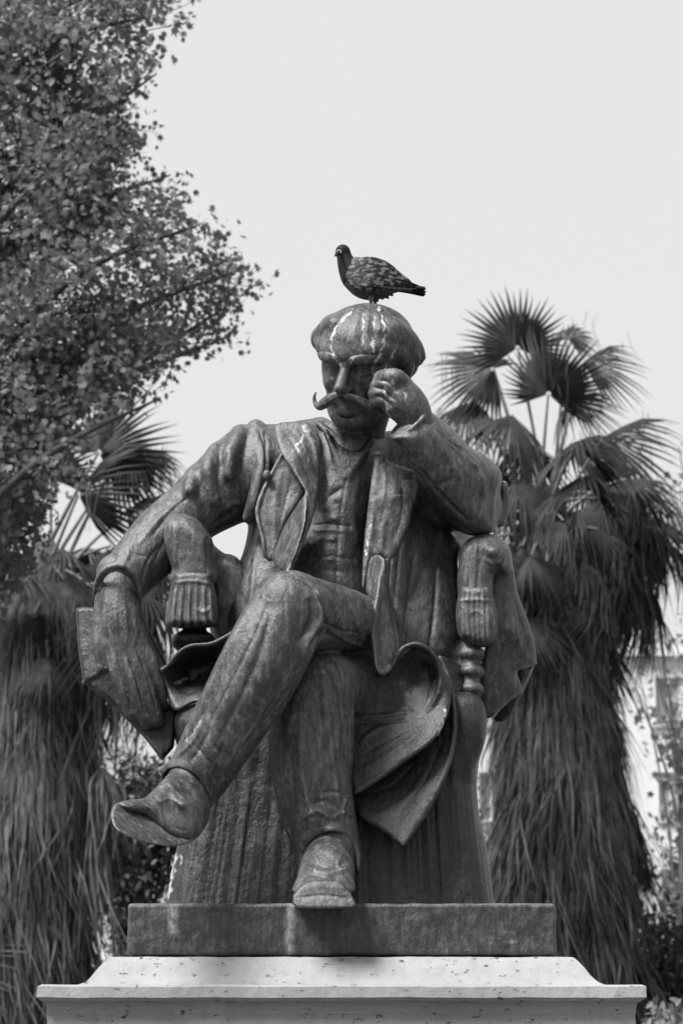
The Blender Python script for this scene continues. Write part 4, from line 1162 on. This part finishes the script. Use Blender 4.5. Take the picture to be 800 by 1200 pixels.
FANS = [fan_mesh("frond", 34, 1.0, R(118), 0.25, 0.35, 1), fan_mesh("frond", 38, 1.0, R(125), 0.45, 0.6, 2),
        fan_mesh("frond", 32, 1.0, R(110), 0.7, 0.9, 3), fan_mesh("frond", 36, 1.0, R(120), 0.9, 1.6, 4)]
for f in FANS: f.materials.append(M['frond'])
FANS_DRY = [f.copy() for f in FANS[2:]]
for f in FANS_DRY:
    f.materials.clear(); f.materials.append(M['dead'])
DEAD = [dead_mesh("dead_frond", 44, 1.25, 11), dead_mesh("dead_frond", 40, 1.45, 12), dead_mesh("dead_frond", 48, 1.1, 13), dead_mesh("dead_frond", 42, 1.6, 14)]
for f in DEAD: f.materials.append(M['dead'])

DEAD_PALE = [f.copy() for f in DEAD]
for f in DEAD_PALE:
    f.materials.clear(); f.materials.append(M['dead_pale'])

FANS_PALE = [f.copy() for f in FANS_DRY]
for f in FANS_PALE:
    f.materials.clear(); f.materials.append(M['dead_pale'])

def aim(xdir, up):
    x = Vector(xdir).normalized()
    z = Vector(up); z = (z - x * z.dot(x))
    if z.length < 1e-4: z = Vector((0, -1, 0.2)) - x * Vector((0, -1, 0.2)).dot(x)
    z.normalize()
    y = z.cross(x)
    return Matrix((x, y, z)).transposed()

def palm(label, Y, crown_px, fans, skirt_c, skirt_w, seed, nextra, extra_dead=(), DEAD=DEAD, thread='thread'):
    FANS_DRY2 = FANS_DRY if thread == 'thread' else FANS_PALE
    g = np.random.default_rng(seed)
    C = at(crown_px[0], crown_px[1], Y)
    root = empty("fan_palm", (C[0], Y, 0), label, "palm tree", "tall fan palms behind the statue")
    org = np.array((C[0], Y, 0.0))
    top = C[2]
    # trunk with rough leaf-base rings
    pts = []
    for i in range(60):
        z = top * i / 59
        pts.append((.03 * math.sin(z * .9), .02 * math.cos(z * .7), z, (.40 - .012 * z + .035 * (i % 2) + .25 * max(0, .6 - z))))
    pts.append((0, 0, top + .35, .12))
    V, F = tube_mesh("trunk", pts, 14)
    link("trunk", mesh_np("trunk", np.array(V), np.array(F, np.int32), True), M['trunk'], root)
    PX = pxs(Y, crown_px[1])
    def frond(base, hub, axis, up, size, variant, dry=False):
        me = (FANS_DRY[variant % 2] if dry else FANS[variant])
        o = link("frond", me, None, root, hub)
        o.rotation_euler = aim(axis, up).to_euler()
        o.scale = (size,) * 3
        d = np.asarray(hub) - np.asarray(base)
        L = np.linalg.norm(d)
        sag = 0.10 * L
        rows = []
        for j in range(7):
            t = j / 6
            q = np.asarray(base) + d * t + np.array((0, 0, 1)) * sag * math.sin(t * math.pi) * (1 if abs(d[2]) < L * .8 else .2)
            rows.append((*q, (.034 - .020 * t)))
        V, F = tube_mesh("petiole", rows, 6)
        inv = np.array(aim(axis, up)).T / size
        Vl = (np.array(V) - np.asarray(hub)) @ inv.T
        link("petiole", mesh_np("petiole", Vl, np.array(F, np.int32), True), M['petiole'], o)
        return o
    for hx, hy, dd, ax, ay, adep, upv, Rp, var, dry in fans:
        hub = at(hx, hy, Y + dd) - org
        a0 = at(hx, hy, Y + dd); a1 = at(hx + ax, hy + ay, Y + dd + adep)
        base = np.array((g.uniform(-.15, .15), g.uniform(-.15, .15), top - org[2] + g.uniform(-.5, .25)))
        frond(base, hub, a1 - a0, upv, Rp * 1.03 * PX, var, dry)
    for i in range(nextra):                                 # leaves all round, the older ones lower and drooping
        az = i * 2.399 + g.uniform(-.3, .3)
        e = g.uniform(-0.75, 0.75)
        if abs(math.sin(az)) < .25 and e > .3: e = 0.1
        Lp = g.uniform(.9, 1.5)
        dirv = np.array((math.cos(az) * math.cos(e), math.sin(az) * math.cos(e), math.sin(e)))
        base = np.array((0, 0, top - .3 - .5 * max(0, -e))) + dirv * .15
        hub = base + dirv * Lp
        ax = dirv + np.array((0, 0, -.55 - .4 * max(0, -e)))
        frond(base, hub, ax, (0, 0, 1) if e > -.4 else dirv, g.uniform(.6, .95), 2 if e > 0 else 3, e < -.45 and g.random() < .6)
    # the skirt of dead leaves, tier under tier
    n_t = 24
    z_hi, z_lo = top - .55, 1.9
    cnt = 0
    for k in range(n_t):
        z = z_hi - (z_hi - z_lo) * k / (n_t - 1)
        tt = k / (n_t - 1)
        rad = skirt_w(tt)
        m = 10
        for j in range(m):
            a = 2 * math.pi * (j + .5 * (k % 2) + g.uniform(-.3, .3)) / m
            r = rad * g.uniform(.62, 1.0) - .18
            o = link("dead_frond", DEAD[int(g.integers(4))], None, root, (skirt_c(tt) + r * math.cos(a), r * math.sin(a), z + g.uniform(-.2, .2)))
            o.rotation_euler = (g.normal(0, .11), g.uniform(-.30, .06), a)
            s = g.uniform(.8, 1.15)
            o.scale = (s, s, s * g.uniform(.9, 1.2))
            cnt += 1
    for i in range(44):                                      # whole dry fans folded down over the skirt
        t = g.uniform(0, .92)
        a = g.uniform(-math.pi, 0.0) if i % 4 else g.uniform(0, math.pi)
        r = skirt_w(t) * g.uniform(.80, .98)
        rad_ = np.array((math.cos(a), math.sin(a), 0.0))
        hub = np.array((skirt_c(t), 0, z_hi - (z_hi - z_lo) * t)) + rad_ * r
        axis = np.array((g.normal(0, .28), g.normal(0, .2), -1.0)) + rad_ * g.uniform(.0, .30)
        o = link("dead_frond", FANS_DRY2[i % 2], None, root, hub)
        o.rotation_euler = aim(axis, rad_ + np.array((g.normal(0, .3), g.normal(0, .3), .1))).to_euler()
        sc_ = g.uniform(.45, .85)
        o.scale = (sc_ * 1.15, sc_ * g.uniform(.45, .8), sc_)
    for hx, hy, dd, s in extra_dead:                        # dry leaves hanging free of the skirt
        o = link("dead_frond", DEAD[int(g.integers(4))], None, root, at(hx, hy, Y + dd) - org)
        o.rotation_euler = (g.uniform(-.1, .1), g.uniform(-.1, .1), g.uniform(-2.4, -.7))
        o.scale = (s, s, s)
    # loose hanging threads and shreds, too many to count
    V, F = [], []
    for i in range(8000):
        t = g.random()
        z = z_hi + .5 - (z_hi + .5 - z_lo) * t
        a = g.uniform(0, 6.283)
        r = skirt_w(t) * g.uniform(.75, 1.12)
        x, y = skirt_c(t) + r * math.cos(a), r * math.sin(a)
        L = g.uniform(.35, 1.1)
        w = g.uniform(.002, .007)
        dx, dy = g.normal(0, .07), g.normal(0, .07)
        ox, oy = math.cos(a) * g.uniform(-.02, .12), math.sin(a) * g.uniform(-.02, .12)
        b = len(V)
        for q in range(4):
            u = q / 3
            px_, py_ = x + ox * math.sin(u * 2.2) + dx * u * u, y + oy * math.sin(u * 2.2) + dy * u * u
            ww = w * (1 - u * .85)
            V += [(px_ - math.sin(a) * ww, py_ + math.cos(a) * ww, z - L * u), (px_ + math.sin(a) * ww, py_ - math.cos(a) * ww, z - L * u)]
        for q in range(3): F.append((b + 2 * q, b + 2 * q + 2, b + 2 * q + 3, b + 2 * q + 1))
    o = link("hanging_threads", mesh_np("hanging_threads", np.array(V), np.array(F, np.int32), False), M[thread], root)
    o['kind'] = 'stuff'
    # fine threads dangling from the live leaves
    V, F = [], []
    for hx, hy, dd, ax, ay, adep, upv, Rp, var, dry in fans:
        for i in range(26 if ay > -20 else 5):
            u = g.uniform(.3, .95)
            q = at(hx + ax * u + g.normal(0, 9), hy + ay * u + g.normal(0, 7), Y + dd + adep * u + g.normal(0, .08)) - org
            L = g.uniform(.15, .6); w = g.uniform(.002, .005)
            b = len(V)
            dx = g.normal(0, .06)
            for s_ in range(3):
                t = s_ / 2
                V += [(q[0] - w + dx * t * t, q[1], q[2] - L * t), (q[0] + w + dx * t * t, q[1], q[2] - L * t)]
            for s_ in range(2): F.append((b + 2 * s_, b + 2 * s_ + 2, b + 2 * s_ + 3, b + 2 * s_ + 1))
    o = link("leaf_threads", mesh_np("leaf_threads", np.array(V), np.array(F, np.int32), False), M[thread], root)
    o['kind'] = 'stuff'
    return root

TV = (0, -1, .25)                                   # a leaf that shows its face to the viewer
fans_r = [
 (606, 408, -.2, -6, -60, -.1, (0, -1, .1), 76, 0, False), (578, 432, .1, -60, -14, .0, (.1, -.9, .45), 80, 1, False), (642, 462, -.5, 12, -55, -.3, (0, -.9, .5), 78, 1, False),
 (684, 424, .3, 55, -36, .1, (-.3, -.6, .7), 68, 2, False), (664, 396, .8, 24, -40, .4, (0, -.6, .8), 44, 1, False), (668, 470, .6, 50, -22, .2, (0, -.3, .9), 62, 2, False),
 (706, 512, .0, 60, -30, -.1, (-.2, -.55, .75), 88, 2, False), (600, 486, -.2, -52, 16, -.2, (0, -.5, .8), 76, 2, False), (700, 578, -.3, 60, 16, -.3, (0, -.6, .75), 88, 3, False),
 (690, 596, .4, 50, 4, .2, (0, -.3, .9), 80, 3, False), (726, 590, .0, 60, 26, -.2, (0, -.7, .6), 92, 3, False), (680, 650, -.5, 42, 50, -.4, (.4, -.8, .4), 96, 3, False),
 (716, 652, .2, 56, 40, .0, (.4, -.7, .6), 96, 3, False), (612, 560, -.3, -40, 30, -.3, (-.4, -.7, .5), 84, 3, False), (640, 664, -.65, 4, 60, -.2, (0, -1, .3), 96, 2, False),
 (668, 520, .5, 40, -14, .2, (0, -.4, .9), 76, 2, False), (620, 520, .4, -30, 6, .3, (-.1, -.4, .9), 72, 3, False), (700, 545, .5, 64, 0, .2, (0, -.35, .9), 84, 3, False), (752, 575, .3, 50, 20, .1, (.2, -.5, .8), 80, 3, False), (650, 580, .6, 30, 30, .4, (.2, -.6, .7), 84, 3, False), (760, 620, .2, 56, 40, -.1, (.3, -.7, .5), 92, 3, False), (700, 620, -.4, 50, 30, -.3, (.1, -.8, .5), 92, 3, False), (660, 610, -.5, 10, 50, -.4, (.1, -.9, .4), 88, 3, False), (556, 470, .3, -60, 20, .1, (0, -.4, .9), 70, 2, False), (736, 690, -.1, 40, 56, -.2, (.5, -.7, .4), 92, 3, False), (580, 545, .5, -60, 20, .2, (-.2, -.3, .9), 80, 3, False), (690, 690, -.5, 24, 60, -.2, (.3, -.9, .3), 92, 3, True), (612, 640, -.5, -20, 60, -.2, (-.3, -.9, .3), 88, 3, False)]
palm("tall fan palm right of the statue, its crown standing clear against the sky", 22.0, (634, 600), fans_r,
     lambda t: .10 + .20 * t, lambda t: .46 + .38 * min(1, t * 2.2) + .08 * t, 21, 16,
     [(720, 640, -.3, 1.0), (740, 650, .0, 1.0), (700, 660, -.4, 1.1), (762, 640, .2, .9), (752, 680, .1, .9), (676, 600, -.5, .8)])
fans_l = [
 (116, 530, -.2, 34, -48, -.2, (0, -.95, .3), 88, 1, False), (150, 524, .1, 50, 4, .0, (0, -.4, .9), 74, 2, False), (136, 540, .2, 60, -10, .1, (0, -.5, .85), 80, 2, False), (148, 606, -.1, 44, -26, -.1, (-.2, -.9, .4), 64, 2, False), (92, 580, -.5, 20, -30, -.4, (0, -.9, .4), 84, 2, False),
 (60, 560, .2, -20, -60, .1, (0, -.9, .4), 84, 1, False), (20, 580, .1, -60, -20, .1, (0, -.6, .7), 84, 2, False), (130, 640, -.2, 50, 26, -.2, (0, -.6, .7), 84, 3, False), (16, 650, -.3, -40, 40, -.3, (0, -.7, .6), 88, 3, False),
 (76, 680, -.6, 14, 56, -.3, (0, -.9, .3), 80, 3, True), (40, 720, -.7, -10, 60, -.2, (0, -1, .3), 92, 3, False), (110, 690, -.4, 40, 50, -.2, (.3, -.8, .4), 84, 3, True), (146, 690, .3, 34, 56, .2, (.4, -.6, .5), 90, 3, True)]
palm("fan palm half hidden by the leafy tree, dead leaves hanging beside the bronze book", 20.0, (52, 668), fans_l,
     lambda t: -.02 - .22 * t, lambda t: .50 + .40 * min(1, t * 2.4) - .10 * t, 33, 16,
     [(120, 720, -.2, 1.1), (140, 735, .1, 1.0), (158, 752, .0, 1.0), (174, 770, .3, .9), (150, 790, .2, .9), (130, 770, -.3, 1.1), (112, 760, -.4, 1.2), (180, 800, .4, .8), (165, 720, .4, 1.0), (186, 748, .6, .9), (120, 900, -.5, 1.0), (112, 960, -.5, 1.1)], DEAD_PALE, 'thread_pale')
# ------------------------------------------------------------------ broadleaf tree on the left, shrubs
def leaf_fan(lobes=5):
    """A flat lobed leaf in the xy plane, stalk at the origin, about 1 long along +x."""
    pts = []
    n = lobes
    for i in range(n):
        a = -1.75 + 3.5 * i / (n - 1)
        r = (0.62 if i in (0, n - 1) else 0.9) if i != n // 2 else 1.05
        pts.append((0.28 + r * .72 * math.cos(a), r * .62 * math.sin(a)))
        if i < n - 1:
            a2 = a + 3.5 / (n - 1) / 2
            pts.append((0.28 + .34 * math.cos(a2), .30 * math.sin(a2)))
    P = np.array([(0, 0, 0)] + [(x, y, 0.10 * abs(y) - .08 * x * x) for x, y in pts])
    F = [(0, i, i + 1) for i in range(1, len(P) - 1)]
    return P, np.array(F, np.int32)
def leaf_oval():
    P = np.array([(0, 0, 0), (.35, -.24, .06), (.75, -.18, .03), (1, 0, -.08), (.75, .18, .03), (.35, .24, .06)])
    return P, np.array([(0, 1, 2), (0, 2, 3), (0, 3, 4), (0, 4, 5)], np.int32)
LEAF5, LEAFO = leaf_fan(), leaf_oval()

def leaves_at(pts, size, g, shape, tilt=0.9):
    """One array of leaves: pts (n, 3)."""
    P, F = shape
    n = len(pts)
    az = g.uniform(0, 6.283, n); pit = g.normal(-.35, tilt, n); rol = g.normal(0, tilt * .8, n)
    s = size * g.uniform(.65, 1.2, n)
    ca, sa, cp, sp, cr, sr = np.cos(az), np.sin(az), np.cos(pit), np.sin(pit), np.cos(rol), np.sin(rol)
    X = np.stack((ca * cp, sa * cp, sp), 1)
    Y = np.stack((-sa * cr + ca * sp * -sr * -1, ca * cr + sa * sp * sr, -cp * sr), 1)
    Y -= X * (X * Y).sum(1, keepdims=True); Y /= np.linalg.norm(Y, axis=1, keepdims=True)
    Z = np.cross(X, Y)
    V = pts[:, None, :] + s[:, None, None] * (P[None, :, 0, None] * X[:, None] + P[None, :, 1, None] * Y[:, None] + P[None, :, 2, None] * Z[:, None])
    FF = F[None] + (np.arange(n) * len(P))[:, None, None]
    return V.reshape(-1, 3), FF.reshape(-1, 3).astype(np.int32)

def twig_mesh(name, seed, L, nleaf, size, shape, mats, spread=.12):
    """A leafy twig along +x: stalk and leaves in one mesh."""
    g = np.random.default_rng(seed)
    stem = [(L * t, .03 * L * math.sin(t * 5 + seed), .05 * L * math.sin(t * 3.1 + seed * 2), .006 * (1.2 - t)) for t in np.linspace(0, 1, 5)]
    V, F = tube_mesh("t", stem, 3)
    V = [np.array(V)]; Fq = np.array(F, np.int32)
    t = g.uniform(.15, 1.05, nleaf)
    pts = np.stack((L * t, g.normal(0, spread, nleaf) * (1.15 - .5 * t), g.normal(0, spread, nleaf) * (1.15 - .5 * t)), 1)
    LV, LF = leaves_at(pts, size, g, shape)
    n0 = len(V[0])
    me = mesh_np(name, np.concatenate((V[0], LV)), [Fq, LF + n0], False)
    for m in mats: me.materials.append(m)
    mi = np.zeros(len(me.polygons), np.int32); mi[len(Fq):] = 1
    me.polygons.foreach_set("material_index", mi)
    return me

def inside(poly, x, y):
    r = False
    for (x0, y0), (x1, y1) in zip(poly, poly[1:] + poly[:1]):
        if (y0 <= y) != (y1 <= y) and x < x0 + (y - y0) / (y1 - y0) * (x1 - x0): r = not r
    return r

TY = 12.0
tp = at(-190, 700, TY)
tree = empty("broadleaf_tree", (tp[0], TY, 0), "big lobed-leaf tree filling the upper left with its boughs reaching towards the figure", "tree")
torg = np.array((tp[0], TY, 0.0))
g = np.random.default_rng(5)
V, F = tube_mesh("trunk", [(0, 0, 0, .36), (.02, 0, .6, .30), (.05, .02, 2, .27), (.1, .05, 4, .25), (.12, .1, 6.0, .22), (.2, .1, 8.5, .16), (.3, .2, 11, .09), (.4, .1, 13, .04)], 12)
link("trunk", mesh_np("trunk", np.array(V), np.array(F, np.int32), True), M['bark'], tree)
env = [(-400, -260), (150, -200), (196, -40), (192, 2), (168, 30), (190, 84), (152, 110), (148, 150), (172, 160), (138, 194), (106, 190), (118, 208), (150, 222), (184, 204), (206, 206), (214, 246), (236, 266), (258, 290), (294, 304), (268, 324),
       (288, 352), (258, 366), (226, 344), (206, 352), (210, 372), (246, 380), (284, 398), (240, 414), (196, 402), (172, 402), (178, 424), (160, 440), (196, 466), (160, 476), (112, 466), (84, 500), (66, 550), (54, 610), (40, 650), (10, 690), (-400, 740)]
limbs = []
ends = [(186, -30), (170, 20), (184, 86), (150, 150), (168, 162), (200, 205), (236, 262), (292, 312), (280, 350), (270, 394), (236, 408), (176, 428), (188, 466), (96, 480), (60, 550), (40, 620), (10, 670), (40, 60), (60, 160), (80, 260), (90, 360), (60, 440), (-40, 300), (-40, 120), (-60, 480), (-30, 580), (110, 230), (30, -80), (120, -90)]
twigs = []
for i, (ex, ey) in enumerate(ends):
    dep = g.uniform(-1.5, 1.5)
    E_ = at(ex, ey, TY + dep * .6) - torg
    z0 = max(3.0, min(11.5, E_[2] - 2.2 + g.uniform(-.8, .4)))
    S_ = np.array((.12, .08, z0))
    mid = S_ + (E_ - S_) * .55 + np.array((0, dep * .35, .45 + g.uniform(-.2, .3)))
    path = spline([S_, mid, E_], 10)
    rows = [(*p, .085 * (1 - k / len(path)) ** 1.3 + .006) for k, p in enumerate(path)]
    V, F = tube_mesh("limb", rows, 6)
    link("limb", mesh_np("limb", np.array(V), np.array(F, np.int32), True), M['bark'], tree)
    n = len(path)
    for k in range(4, n):
        u = k / (n - 1)
        for r_ in range(2 if u < .65 else 7):
            dv = g.normal(0, 1, 3); dv /= np.linalg.norm(dv)
            along = path[min(k + 1, n - 1)] - path[max(k - 1, 0)]; along /= np.linalg.norm(along)
            dv = dv * .9 + along * (.55 if u < .95 else .9)
            dv /= np.linalg.norm(dv)
            off = g.normal(0, .20, 3) * (1.3 - .6 * u)
            twigs.append((path[k] + off, dv, g.uniform(.8, 1.25)))
# more leafy sprays through the crown's depth, on the hidden side as well
for i in range(230):
    x, y = g.uniform(-260, 110), g.uniform(-200, 620)
    if not inside(env, x, y): continue
    p_ = at(x, y, TY + g.normal(0, 1.6)) - torg
    dv = g.normal(0, 1, 3); dv[0] += .5
    twigs.append((p_, dv / np.linalg.norm(dv), g.uniform(.8, 1.2)))
TW = [twig_mesh("leafy_twig", 40 + i, .44, 24, .072, LEAF5, (M['bark'], M['leaf'])) for i in range(8)]
good = []
for p_, dv, s in twigs:
    a = to_px(p_ + torg); b = to_px(p_ + dv * .42 * s + torg)
    if inside(env, a[0], a[1]) and (inside(env, b[0], b[1]) or g.random() < .10):
        good.append((p_, dv, s, max(a[0], b[0])))
good.sort(key=lambda q: (q[0] + torg)[1])
front = [q for q in good if q[3] > -30][:300]
ids = set(id(q) for q in front)
for p_, dv, s, _ in front:
    o = link("leafy_twig", TW[int(g.integers(8))], None, tree, p_)
    o.rotation_euler = aim(dv, g.normal(0, 1, 3)).to_euler()
    o.scale = (s,) * 3
    o['kind'] = 'stuff'
rest = [q for q in good if id(q) not in ids]
if rest:
    TVs = []
    for me in TW[:4]:
        co = np.zeros(len(me.vertices) * 3, np.float32); me.vertices.foreach_get("co", co)
        tri = [[], []]
        for pl in me.polygons:
            (tri[0] if len(pl.vertices) == 4 else tri[1]).append(tuple(pl.vertices))
        TVs.append((co.reshape(-1, 3), np.array(tri[0], np.int32), np.array(tri[1], np.int32)))
    AV, A4, A3, off = [], [], [], 0
    for p_, dv, s, _ in rest:
        co, f4, f3 = TVs[int(g.integers(4))]
        Mx = np.array(aim(dv, g.normal(0, 1, 3)))
        AV.append(co @ Mx.T * s + p_); A4.append(f4 + off); A3.append(f3 + off); off += len(co)
    me = mesh_np("foliage", np.concatenate(AV), [np.concatenate(A4), np.concatenate(A3)], False)
    me.materials.append(M['bark']); me.materials.append(M['leaf'])
    mi = np.ones(len(me.polygons), np.int32); mi[:sum(len(a) for a in A4)] = 0
    me.polygons.foreach_set("material_index", mi)
    o = link("foliage", me, None, tree); o['kind'] = 'stuff'

def shrub(name, label, cat, c, rad, n, size, mat, seed, shape=LEAFO, group=None, stems=9):
    """Leaves on many thin branching stems; c = centre of the crown, rad = its half extents."""
    g = np.random.default_rng(seed)
    root = empty(name, (c[0], c[1], 0), label, cat, group)
    o3 = np.array((c[0], c[1], 0.0)); cz = np.array((0, 0, c[2]))
    rad = np.asarray(rad, float)
    tips, SV, SF, off = [], [], [], 0
    for i in range(stems * 4):
        dv = g.normal(0, 1, 3); dv /= np.linalg.norm(dv)
        tip = cz + dv * rad * g.uniform(.75, 1.05)
        base = np.array((g.normal(0, .10), g.normal(0, .10), 0.0))
        midp = base * .4 + cz * .55 + tip * .15 + g.normal(0, .15, 3) * rad.min()
        midp[2] = min(midp[2], tip[2] * .8 + .1)
        path = spline([base, midp, tip], 6)
        V, F = tube_mesh("s", [(*p, .03 * (1 - k / len(path)) + .005) for k, p in enumerate(path)], 4)
        SV.append(np.array(V)); SF.append(np.array(F, np.int32) + off); off += len(V)
        tips.append(path)
    link("stem", mesh_np("stem", np.concatenate(SV), np.concatenate(SF), True), M['bark'], root)
    per = n // len(tips)
    pts = []
    for path in tips:
        u = g.beta(2.6, 1.1, per)
        idx = np.clip((u * (len(path) - 1)).astype(int), 0, len(path) - 1)
        pts.append(path[idx] + g.normal(0, .17, (per, 3)) * rad * (0.6 + .8 * u[:, None]))
    pts = np.concatenate(pts)
    pts = pts[pts[:, 2] > .05]
    LV, LF = leaves_at(pts, size, g, shape)
    o = link("foliage", mesh_np("foliage", LV, LF, False), M[mat], root)
    o['kind'] = 'stuff'
    return root

def sh(name, label, cat, px, py, Y, rxp, rzp, n, size, mat, seed, shape=LEAFO, ry=1.0, group=None):
    u = pxs(Y, py)
    return shrub(name, label, cat, at(px, py, Y), (rxp * u, ry, rzp * u), n, size, mat, seed, shape, group)
sh("shrub", "dark leafy shrub between the left palm and the crossed shoe", "shrub", 165, 935, 26, 60, 74, 7500, .13, 'leaf_dark', 61)
sh("shrub", "low dark shrub behind the left end of the marble cap", "shrub", 156, 1140, 25, 60, 30, 2400, .12, 'leaf_dark', 62)
sh("shrub", "dense dark shrub at the foot of the right palm", "shrub", 778, 1130, 24, 72, 72, 5200, .13, 'leaf_dark', 63)
sh("shrub", "loose blurred shrub with pale leaves above the dense dark shrub", "shrub", 812, 990, 34, 66, 60, 1500, .17, 'leaf_pale', 64)
sh("small_tree", "sparse small tree against the pale facade right of the palm skirt", "tree", 800, 800, 32, 60, 84, 700, .17, 'leaf', 65, LEAF5)
sh("small_tree", "tall thin tree at the right edge showing a few leaves beside the palm crown", "tree", 848, 580, 30, 62, 110, 1700, .15, 'leaf', 66, LEAF5)
sh("shrub", "pale shrub seen in the gap between the chair leg and the right palm", "shrub", 560, 960, 36, 50, 100, 700, .16, 'leaf_pale', 67)
sh("shrub", "low feathery shrub at the lower right corner of the view", "shrub", 800, 1190, 14, 40, 26, 2200, .12, 'leaf_pale', 68)
# ------------------------------------------------------------------ ground, buildings
def sheet(name, x0, x1, y0, y1, z, mat):
    me = mesh_np(name, np.array([(x0, y0, z), (x1, y0, z), (x1, y1, z), (x0, y1, z)]), np.array([(0, 1, 2, 3)], np.int32), False)
    o = link(name, me, M[mat]); o['kind'] = 'structure'
    return o
sheet("ground", -700, 700, -300, 1200, 0.0, 'ground')
sheet("lawn", -60, 60, 8, 48, 0.004, 'lawn')
sheet("path", -60, 60, -20, 7.5, 0.004, 'paving')

def box_bm(bm, x0, x1, y0, y1, z0, z1):
    v = [bm.verts.new(p) for p in ((x0, y0, z0), (x1, y0, z0), (x1, y1, z0), (x0, y1, z0), (x0, y0, z1), (x1, y0, z1), (x1, y1, z1), (x0, y1, z1))]
    for f in ((0, 3, 2, 1), (4, 5, 6, 7), (0, 1, 5, 4), (1, 2, 6, 5), (2, 3, 7, 6), (3, 0, 4, 7)): bm.faces.new([v[i] for i in f])

def building(label, px0, px1, pytop, Y, floors, bays, mat):
    x0, x1 = at(px0, 900, Y)[0], at(px1, 900, Y)[0]
    H = at(400, pytop, Y)[2]
    root = empty("apartment_building", ((x0 + x1) / 2, Y + 5, 0), label, "building")
    ox, oy = (x0 + x1) / 2, Y + 5
    W = x1 - x0
    fh = H / floors
    bw = W / bays
    bm = bmesh.new()                                   # front wall with real openings: piers and bands
    ww, wh = bw * .42, fh * .5
    for f in range(floors):
        zb = f * fh
        box_bm(bm, x0 - ox, x1 - ox, -5, -4.6, zb + .001, zb + fh * .28)
        box_bm(bm, x0 - ox, x1 - ox, -5, -4.6, zb + fh * .28 + wh, zb + fh)
        for b in range(bays + 1):
            a = x0 - ox + (b - .5) * bw + ww / 2
            e = a + bw - ww
            a, e = max(a, x0 - ox), min(e, x1 - ox)
            box_bm(bm, a, e, -5 + .002, -4.6, zb + fh * .28, zb + fh * .28 + wh)
    box_bm(bm, x0 - ox, x1 - ox, -4.598, 5, .001, H - .01)
    wall = link("wall", bm_mesh("wall", bm), M[mat], root)
    bm = bmesh.new()
    box_bm(bm, x0 - ox - .3, x1 - ox + .3, -5.3, 5.3, H, H + .35)
    link("roof", bm_mesh("roof", bm), M['plaster_grey'], root)
    bmf = bmesh.new()
    t = .07
    for (a0, a1, c0, c1) in ((-ww / 2, ww / 2, 0, t), (-ww / 2, ww / 2, wh - t, wh), (-ww / 2, -ww / 2 + t, t, wh - t), (ww / 2 - t, ww / 2, t, wh - t), (-t / 2, t / 2, t, wh - t)):
        box_bm(bmf, a0, a1, -.05, .05, c0, c1)
    fm = bm_mesh("window", bmf); fm.materials.append(M['frame_paint'])
    pm = mesh_np("pane", np.array([(-ww / 2 + .01, .02, .01), (ww / 2 - .01, .02, .01), (ww / 2 - .01, .02, wh - .01), (-ww / 2 + .01, .02, wh - .01)]), np.array([(0, 1, 2, 3)], np.int32), False)
    pm.materials.append(M['glass_dark'])
    bs = bmesh.new(); box_bm(bs, -ww / 2 - .1, ww / 2 + .1, -.16, .1, -.1, -.002)
    sm = bm_mesh("sill", bs); sm.materials.append(M['plaster_grey'])
    for f in range(floors):
        for b in range(bays):
            w = link("window", fm, None, root, (x0 - ox + (b + .5) * bw, -4.75, f * fh + fh * .28))
            link("pane", pm, None, w); 
            link("sill", sm, None, w, (0, -.2, 0))
    return root
building("pale plastered apartment block far behind the right palm", 540, 960, 770, 74, 5, 6, 'plaster')
building("low pale house glimpsed between the left palm and the marble cap", 60, 300, 1030, 60, 2, 4, 'plaster')
